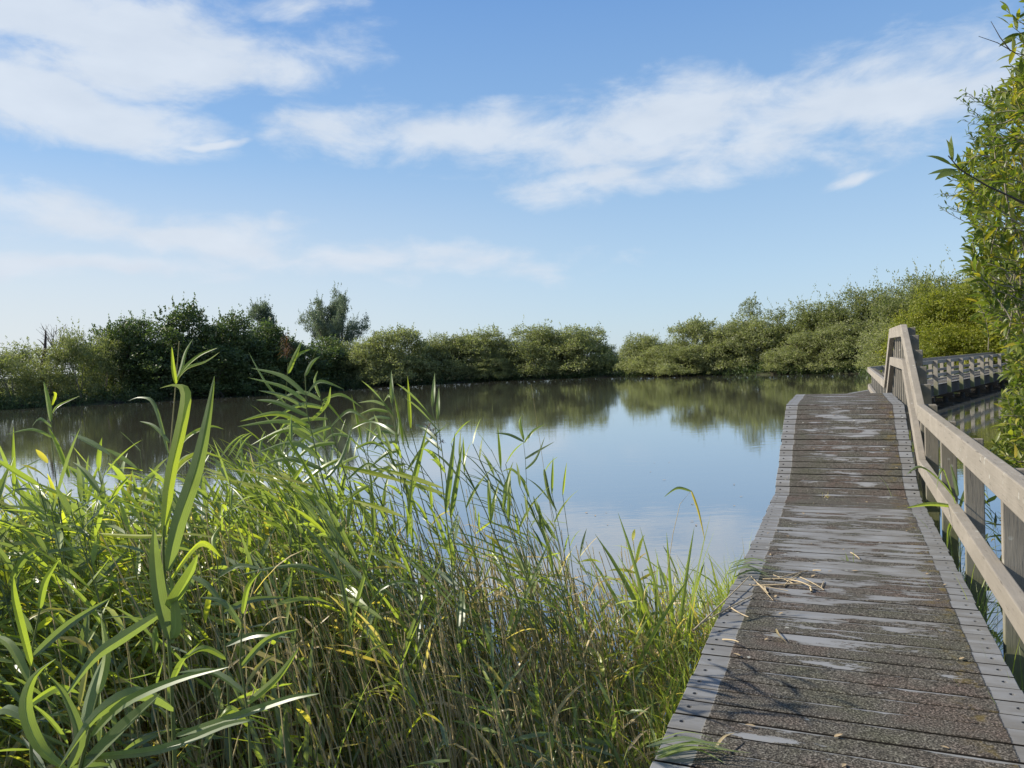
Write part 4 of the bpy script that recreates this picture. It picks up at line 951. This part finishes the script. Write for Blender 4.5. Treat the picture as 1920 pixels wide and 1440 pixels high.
px_reed('reed with brown drooping plume among the leaves of the middle clump', 3.7, [(560, 1000), (540, 860), (535, 760), (540, 680)], [([(540, 700), (552, 670), (566, 640)], 10, .5), ([(540, 690), (560, 665), (582, 655)], 8, .5), ([(538, 760), (500, 720), (466, 660)], 6, .3)], .003, ((538, 672), (536, 628)))
px_reed('reed bowed over the water with comb of hanging leaves', 4.9, [(800, 1100), (780, 960), (757, 870), (738, 800), (720, 752)],
    [([(722, 760), (700, 752), (672, 755)], 7, .55), ([(728, 772), (700, 768), (672, 778)], 7, .5), ([(733, 785), (705, 782), (680, 795)], 8, .4), ([(738, 800), (710, 800), (690, 828)], 8, .35), ([(742, 812), (712, 812), (688, 842)], 8, .2), ([(748, 828), (712, 832), (700, 845)], 8, .15), ([(752, 845), (725, 850), (690, 880)], 9, .3), ([(760, 870), (720, 880), (700, 905)], 9, .25), ([(765, 880), (800, 830), (840, 795)], 8, .15), ([(720, 752), (728, 742), (735, 748)], 6, .5)], .003, ((800, 800), (830, 830)))
px_reed('slim pale reed with few narrow leaves over open water', 4.7, [(985, 1120), (990, 960), (985, 860), (980, 815)], [([(982, 825), (975, 795), (977, 780)], 7, .62), ([(982, 828), (955, 815), (928, 812)], 6, .15), ([(983, 830), (1000, 808), (1022, 795)], 6, .5), ([(985, 860), (1010, 845), (1040, 828)], 7, .15), ([(985, 880), (1005, 860), (1022, 818)], 5, .3), ([(986, 905), (960, 880), (940, 885)], 6, .6)], .003)
px_reed('long bare stalk rising thinly above the reeds in front of the open water', 4.9, [(1030, 1130), (1040, 1000), (1020, 880), (1008, 800), (996, 720)], [([(1020, 880), (1030, 930), (1045, 960)], 8, .1), ([(1040, 1010), (1010, 960), (1000, 930)], 7, .2)], .0022, stem_t=.8)
px_reed('reed with two very broad hanging blades beside the dry stems', 3.3, [(690, 1360), (665, 1230), (640, 1090), (630, 1000)],
    [([(660, 1200), (640, 1090), (600, 1020), (560, 975)], 11, .25), ([(668, 1240), (700, 1120), (760, 1090), (820, 1120)], 9, .35), ([(655, 1180), (680, 1090), (705, 1000)], 10, .3), ([(640, 1090), (560, 1060), (440, 1080)], 10, .3)], .0035)
px_reed('leaning reed with dense fan of stiff leaves close behind the tallest clump', 3.9, [(700, 1060), (660, 930), (625, 820), (600, 745)],
    [([(602, 750), (560, 735), (500, 760)], 9, .5), ([(608, 765), (560, 760), (505, 790)], 10, .4), ([(615, 785), (560, 790), (500, 830)], 10, .6), ([(622, 800), (580, 815), (525, 860)], 10, .35), ([(630, 830), (580, 840), (530, 890)], 10, .55), ([(605, 750), (640, 740), (680, 765)], 8, .5), ([(620, 800), (655, 770), (690, 790)], 9, .3), ([(640, 860), (600, 880), (540, 930)], 10, .65), ([(650, 900), (690, 870), (720, 890)], 8, .4), ([(600, 745), (590, 715), (596, 695)], 7, .6)], .0035)
px_reed('slim reed with outspread leaves between the tallest clump and the bowed reed', 4.2, [(720, 1060), (700, 930), (668, 840), (655, 800)], [([(656, 805), (690, 790), (725, 800)], 6, .3), ([(660, 820), (625, 815), (595, 840)], 7, .5), ([(668, 840), (700, 830), (735, 850)], 7, .4), ([(672, 855), (640, 870), (610, 900)], 8, .6), ([(684, 890), (720, 880), (750, 905)], 7, .35), ([(692, 910), (660, 930), (630, 970)], 8, .55)], .003)
# broad-leaved reeds right at the near corner of the bed
px_reed('low reed with broad curling leaves at the near corner of the bed', 1.35, [(150, 1440), (165, 1380), (185, 1300)],
    [([(120, 1440), (75, 1400), (48, 1330), (62, 1270), (105, 1235)], 30, .60, .05), ([(160, 1400), (165, 1330), (190, 1250), (235, 1170)], 28, .30, .1), ([(170, 1380), (230, 1320), (330, 1275), (430, 1250)], 20, .42, -.1), ([(150, 1440), (230, 1360), (300, 1300)], 34, .24, -.05), ([(130, 1440), (150, 1380), (120, 1300), (85, 1260)], 26, .22, -.1), ([(185, 1300), (200, 1230), (190, 1160)], 20, .62, .1), ([(160, 1420), (300, 1405), (420, 1360), (480, 1350)], 18, .35, -.1)], .005)
px_reed('reed with long pale leaves sweeping left at the near corner of the bed', 1.6, [(60, 1440), (55, 1330), (60, 1220), (75, 1140)],
    [([(62, 1230), (130, 1170), (210, 1120)], 18, .3, .1), ([(58, 1280), (20, 1210), (-20, 1190)], 20, .5), ([(60, 1250), (30, 1130), (25, 1080)], 16, .62), ([(75, 1140), (85, 1090), (110, 1050)], 14, .5), ([(57, 1320), (110, 1290), (150, 1300)], 18, .66), ([(55, 1350), (10, 1330), (-30, 1360)], 22, .28)], .004)
px_reed('reed with crossing bright leaves between the near corner and the bulrush fan', 1.8, [(470, 1440), (465, 1340), (450, 1240), (455, 1150)],
    [([(460, 1300), (400, 1260), (330, 1262)], 16, .3), ([(462, 1320), (520, 1270), (560, 1215)], 16, .62), ([(452, 1250), (500, 1200), (560, 1180)], 14, .45), ([(455, 1180), (420, 1130), (375, 1120)], 13, .28), ([(455, 1150), (465, 1100), (490, 1070)], 11, .5), ([(466, 1360), (430, 1330), (400, 1370)], 18, .6)], .004)
px_reed('reed with silvery horizontal leaves beside the stoutest reed', 2.1, [(430, 1360), (425, 1240), (415, 1120), (405, 1040)],
    [([(418, 1150), (470, 1125), (540, 1120)], 13, .15), ([(422, 1210), (480, 1190), (545, 1195)], 13, .2), ([(416, 1130), (380, 1090), (330, 1075)], 12, .35), ([(410, 1080), (450, 1060), (500, 1070)], 11, .3), ([(424, 1235), (380, 1215), (340, 1240)], 13, .55), ([(405, 1045), (400, 1010), (415, 985)], 10, .6)], .0038)
# blades of yellow flag / bulrush: clumps of stiff broad leaves
def clump(label, px, py, Yd, n, hpx, wpx, spread, tint, name='bulrush'):
    b = at(px, py, Yd); zb = max(float(ground_z(b.x, b.y)), -.4) - .03
    o = empty(name, (b.x, b.y, zb), 0, label, 'bulrush', None); 
    for i in range(n):
        L = (b.z - zb) + hpx / FPX * Yd * random.uniform(.6, 1.05); a = random.uniform(0, 6.28)
        V, Q = blades([(random.uniform(-.05, .05), random.uniform(-.05, .05), 0)], a, R(random.uniform(78, 88)) - spread * random.random() * .5, L, wpx / FPX * Yd * random.uniform(.7, 1.1), random.uniform(.05, .45) + spread * random.random(), random.uniform(-1.5, 1.5), .2, 8, random.uniform(-.8, .8), prof=np.array([.8, 1, 1, .95, .8, .5, .03]))
        g = Geo(); g.add(*crease(V, Q), min(.78, max(0, tint + random.gauss(0, .12))), blade=True); mesh_obj('blade', g.mesh('bulrush_blade', M_reed, True), o)
    return o
clump('stiff upright bulrush blades rising from the dry stems, taller of its pair', 660, 1250, 3.6, 7, 240, 13, .25, .34)
clump('short fan of stiff bulrush blades left of the taller clump', 560, 1330, 3.0, 6, 180, 14, .3, .30)
clump('bulrush blades with bright bases standing in front of open water', 860, 1180, 4.4, 8, 260, 10, .25, .36)
clump('dense fan of bright green blades near the middle of the boardwalk edge', 1260, 1110, 5.3, 12, 150, 11, .35, .50)
clump('thin bulrush blades growing between the bright fan and the bowed stalk', 1110, 1180, 4.9, 8, 170, 9, .3, .36)
clump('low bright green blades close against the boardwalk edge', 1200, 1330, 4.2, 9, 120, 9, .45, .50)
clump('stiff blades in the dark gap between dry stems and boardwalk', 960, 1330, 3.9, 7, 150, 9, .35, .38)
clump('small spiky tuft at the last bit of reed bed along the plank ends', 1365, 1060, 6.1, 12, 45, 5, .4, .58)
# bent stalk with folded tip
px_reed('bent brown stalk with folded tip over the water beside the bright fan', 5.4, [(1250, 1080), (1262, 1000), (1275, 945), (1296, 920)], [([(1296, 920), (1310, 960), (1322, 1015)], 5, .9), ([(1296, 921), (1270, 915), (1245, 932)], 6, .4)], .003, stem_t=.85)

# right-hand side: reeds beyond the handrail, low grass along the plank ends
r2 = np.random.default_rng(5)
for i in range(46):
    a = r2.uniform(2.4, 8.6); l = r2.uniform(1.0, 2.3); x, y = sn_ * a + cs_ * l, cs_ * a - sn_ * l
    place_reed(protos[r2.integers(0, 6)], x, y, -.05, r2.uniform(.75, 1.25), 1.7, 'low dark reed in the water behind the handrail posts', 'reeds behind the handrail', r2.uniform(-1.2, 1.2))
def tuft(name, label, a, l, n, L, tint, wd=.006, z=None, group=None, spread=.9):
    x, y = sn_ * a + cs_ * l, cs_ * a - sn_ * l; z = (DECK - .55) if z is None else z
    G = Geo(); Ls = L * r2.uniform(.5, 1.1, n)
    V, Q = blades(np.stack([r2.normal(0, .02, n), r2.normal(0, .03, n), 0 * Ls], -1), r2.uniform(0, 6.28, n), r2.uniform(1.5 - spread * .7, 1.55, n), Ls, wd * r2.uniform(.7, 1.3, n), r2.uniform(.2, 1.5, n), r2.uniform(-1, 1, n), .2, 5)
    G.add(V, Q, np.repeat(np.clip(r2.normal(tint, .14, n), 0, .97), 18)); o = mesh_obj(name, G.mesh(name, M_reed, True)); o.location = (x, y, z); tag(o, label, 'grass', group); return o
for i in range(26):
    a = r2.uniform(3.0, 8.3); tuft('grass_tuft', 'tuft of grass growing in the gap between plank ends and handrail posts', a, r2.uniform(.73, .80), 16, r2.uniform(.62, .88), .48, .007, DECK - .62, 'grass along the handrail')
for i in range(30):
    a = r2.uniform(3.4, 6.9); tuft('grass_tuft', 'tuft of grass squeezed against the plank ends on the reed side', a, r2.uniform(-.86, -.76), 14, r2.uniform(.5, .80), .55, .008, DECK - .72, 'grass along the reed side')
tuft('grass_tuft', 'tiny tuft of grass sprouting between planks in mid boardwalk', 6.05, .02, 5, .13, .5, .006, DECK - .03)
tuft('grass_tuft', 'dry little tuft lying at the foot of the ramp', 8.55, -.2, 7, .10, .92, .004, DECK - .02)
# big blades that lean over the mid rail
def rail_blade(label, pts, w, t, Yd):
    b = at(*pts[0], Yd); o = empty('reed_blade', tuple(b), 0, label, 'reed leaf'); pp = [at(x, y, Yd + dy) - b for (x, y), dy in zip(pts, np.linspace(0, -.15, len(pts)))]
    g = Geo(); V, Q = path_blade(pp, w / FPX * Yd, .1, .3, (.2, .3, 1), 10); g.add(V, Q, t); mesh_obj('leaf', g.mesh('rail_leaf', M_reed, True), o)
for sx, dd in ((3, 0),):
    px_reed('reed pushing through the handrail with long blades arching over the planks', 5.6, [(1800, 1010), (1797, 950), (1788, 930)],
        [([(1790, 935), (1760, 900), (1725, 875), (1700, 890)], 11, .3, -.3), ([(1792, 950), (1745, 945), (1700, 952)], 9, .62, -.3), ([(1796, 960), (1775, 900), (1765, 880), (1755, 920)], 10, .5, -.2), ([(1796, 930), (1790, 900), (1782, 870)], 8, .4), ([(1797, 960), (1810, 920), (1825, 900)], 7, .35), ([(1795, 965), (1780, 990), (1776, 1030)], 8, .6)], .004)
px_reed('thin bent blade standing on the ramp foot', 8.7, [(1632, 918), (1634, 905), (1640, 888)], [([(1634, 908), (1640, 885), (1658, 868)], 5, .6)], .0015) if False else None
tuft('grass_sprig', 'single thin bent blade standing at the ramp foot', 8.72, .42, 1, .40, .6, .009, DECK - .03, None, .3)

# ------------------------------------------------------------------ litter on the planks
def deck_pt(px, py, z=DECK):
    d = ray(px, py); s = (z - EYE) / d.z; return Vector((0, 0, EYE)) + d * s
def stalk(p0, p1, r=.0045, lift=.0, label='dry broken reed stalk lying on the boards', group='reed stalks on the boards', mat=None):
    a_, b_ = deck_pt(*p0), deck_pt(*p1); a_.z += .004 + r; b_.z += .004 + r + lift
    o = empty('reed_stalk', tuple(a_), 0, label, 'reed stalk', group); v = b_ - a_; md = v * .5 + Vector((random.uniform(-.02, .02), random.uniform(-.02, .02), abs(random.gauss(0, .006))))
    P = bez((0, 0, 0), md, v, 6); V, Q = tubes(P[None], np.linspace(r, r * .6, 6)[None], 6); g = Geo(); g.add(V, Q); mesh_obj('stalk', g.mesh('stalk', mat or M_straw), o)
S = [((1480, 1090), (1522, 1112)), ((1405, 1098), (1478, 1110)), ((1408, 1082), (1450, 1128)), ((1300, 1185), (1405, 1092)), ((1318, 1170), (1392, 1128)), ((1440, 1100), (1530, 1098)), ((1470, 1102), (1500, 1078)), ((1420, 1096), (1438, 1112)), ((1435, 1103), (1441, 1115)),
     ((1500, 1084), (1545, 1108)), ((1540, 1105), (1545, 1092)), ((1450, 1090), (1515, 1072)), ((1430, 1088), (1495, 1092)), ((1368, 1140), (1404, 1160)), ((1490, 1098), (1450, 1080)), ((1415, 1100), (1500, 1104)), ((1525, 1072), (1540, 1080)), ((1355, 1202), (1386, 1218)), ((1595, 1038), (1612, 1050)), ((1345, 1155), (1410, 1120))]
for p0, p1 in S: stalk(p0, p1, random.uniform(.003, .0055), random.choice((0, 0, .015, .03)))
stalk((1522, 1112), (1518, 1104), .007, .01, 'thick pale end piece of reed beside the stalk pile', None)
def flat_leaf(pts, w, t, label, group, zoff=.012, name='reed_leaf', arch=.02):
    b = deck_pt(*pts[0]); b.z += zoff; o = empty(name, tuple(b), 0, label, 'leaf', group); pp = []
    for i, p in enumerate(pts):
        q = deck_pt(*p); q.z += zoff + arch * math.sin(math.pi * i / (len(pts) - 1)); pp.append(q - b)
    g = Geo(); V, Q = path_blade(pp, w, random.uniform(-.3, .3), .3, (.3, 1, .1), 8); g.add(V, Q, t); mesh_obj('leaf', g.mesh('flat_leaf', M_reed, True), o)
for k in range(9):
    x0 = 1368 + random.uniform(-6, 10); y0 = 1078 + random.uniform(-6, 12)
    flat_leaf([(x0, y0), (x0 + 35, y0 - random.uniform(0, 8)), (x0 + random.uniform(60, 100), y0 + random.uniform(-10, 6))], random.uniform(.012, .024), random.uniform(.05, .45), 'green cut reed leaf lying over the plank ends beside the straw pile', 'cut leaves by the straw pile', .02 + .006 * k, arch=.03)
for k in range(11):
    x0 = 1225 + random.uniform(-15, 10); y0 = 1425 + random.uniform(-12, 12)
    flat_leaf([(x0, y0), (x0 + 70, y0 - random.uniform(2, 18)), (x0 + random.uniform(120, 185), y0 + random.uniform(-14, 10))], random.uniform(.008, .016), random.uniform(.2, .6), 'green reed leaf fallen across the nearest plank ends', 'leaves fallen on the nearest planks', .015 + .004 * k, arch=.02)
flat_leaf([(1340, 1418), (1358, 1400), (1378, 1388)], .012, .97, 'dry tan leaf sticking up from the fallen green leaves', None, .03, arch=.01)
flat_leaf([(1455, 1182), (1460, 1200), (1474, 1207)], .018, .97, 'folded pale leaf lying alone on the gritty planks', None, .01)
scrap = []
for i in range(3):
    g = Geo(); V, Q = blades([(-.02, 0, .004)], 0, .25, .045, .018, .5, 0, .3, 4); g.add(V, Q, .97); scrap.append(g.mesh('scrap', M_dryleaf))
for i in range(46):
    a = random.uniform(2.9, 8.6); l = random.uniform(-.62, .64); z = DECK + .003
    if random.random() < .15: a = random.uniform(8.9, 10.7); z = DECK + HUMP * (a - FOOT) / (TOP0 - FOOT) + .006
    o = mesh_obj('leaf_scrap', random.choice(scrap), None, (sn_ * a + cs_ * l, cs_ * a - sn_ * l, z), (0, 0, random.uniform(0, 6.28))); s = random.uniform(.35, 1.0); o.scale = (s, s, s)
    tag(o, 'tiny scrap of dry leaf scattered on the boardwalk planks', 'leaf', 'leaf scraps on the planks')
# floating leaves on the pond
for i in range(16):
    px, py = random.choice([(1160, 950), (1110, 970), (1060, 910), (1300, 960), (1395, 930), (1130, 985), (980, 870), (1240, 880), (1350, 840)]); p = deck_pt(px + random.uniform(-25, 25), py + random.uniform(-25, 25), .004)
    o = mesh_obj('floating_leaf', random.choice(scrap), None, tuple(p), (0, 0, random.uniform(0, 6.28))); s = random.uniform(.7, 1.6); o.scale = (s, s, s * .5); tag(o, 'small fallen leaf floating on the open pond', 'leaf', 'leaves floating on the pond')
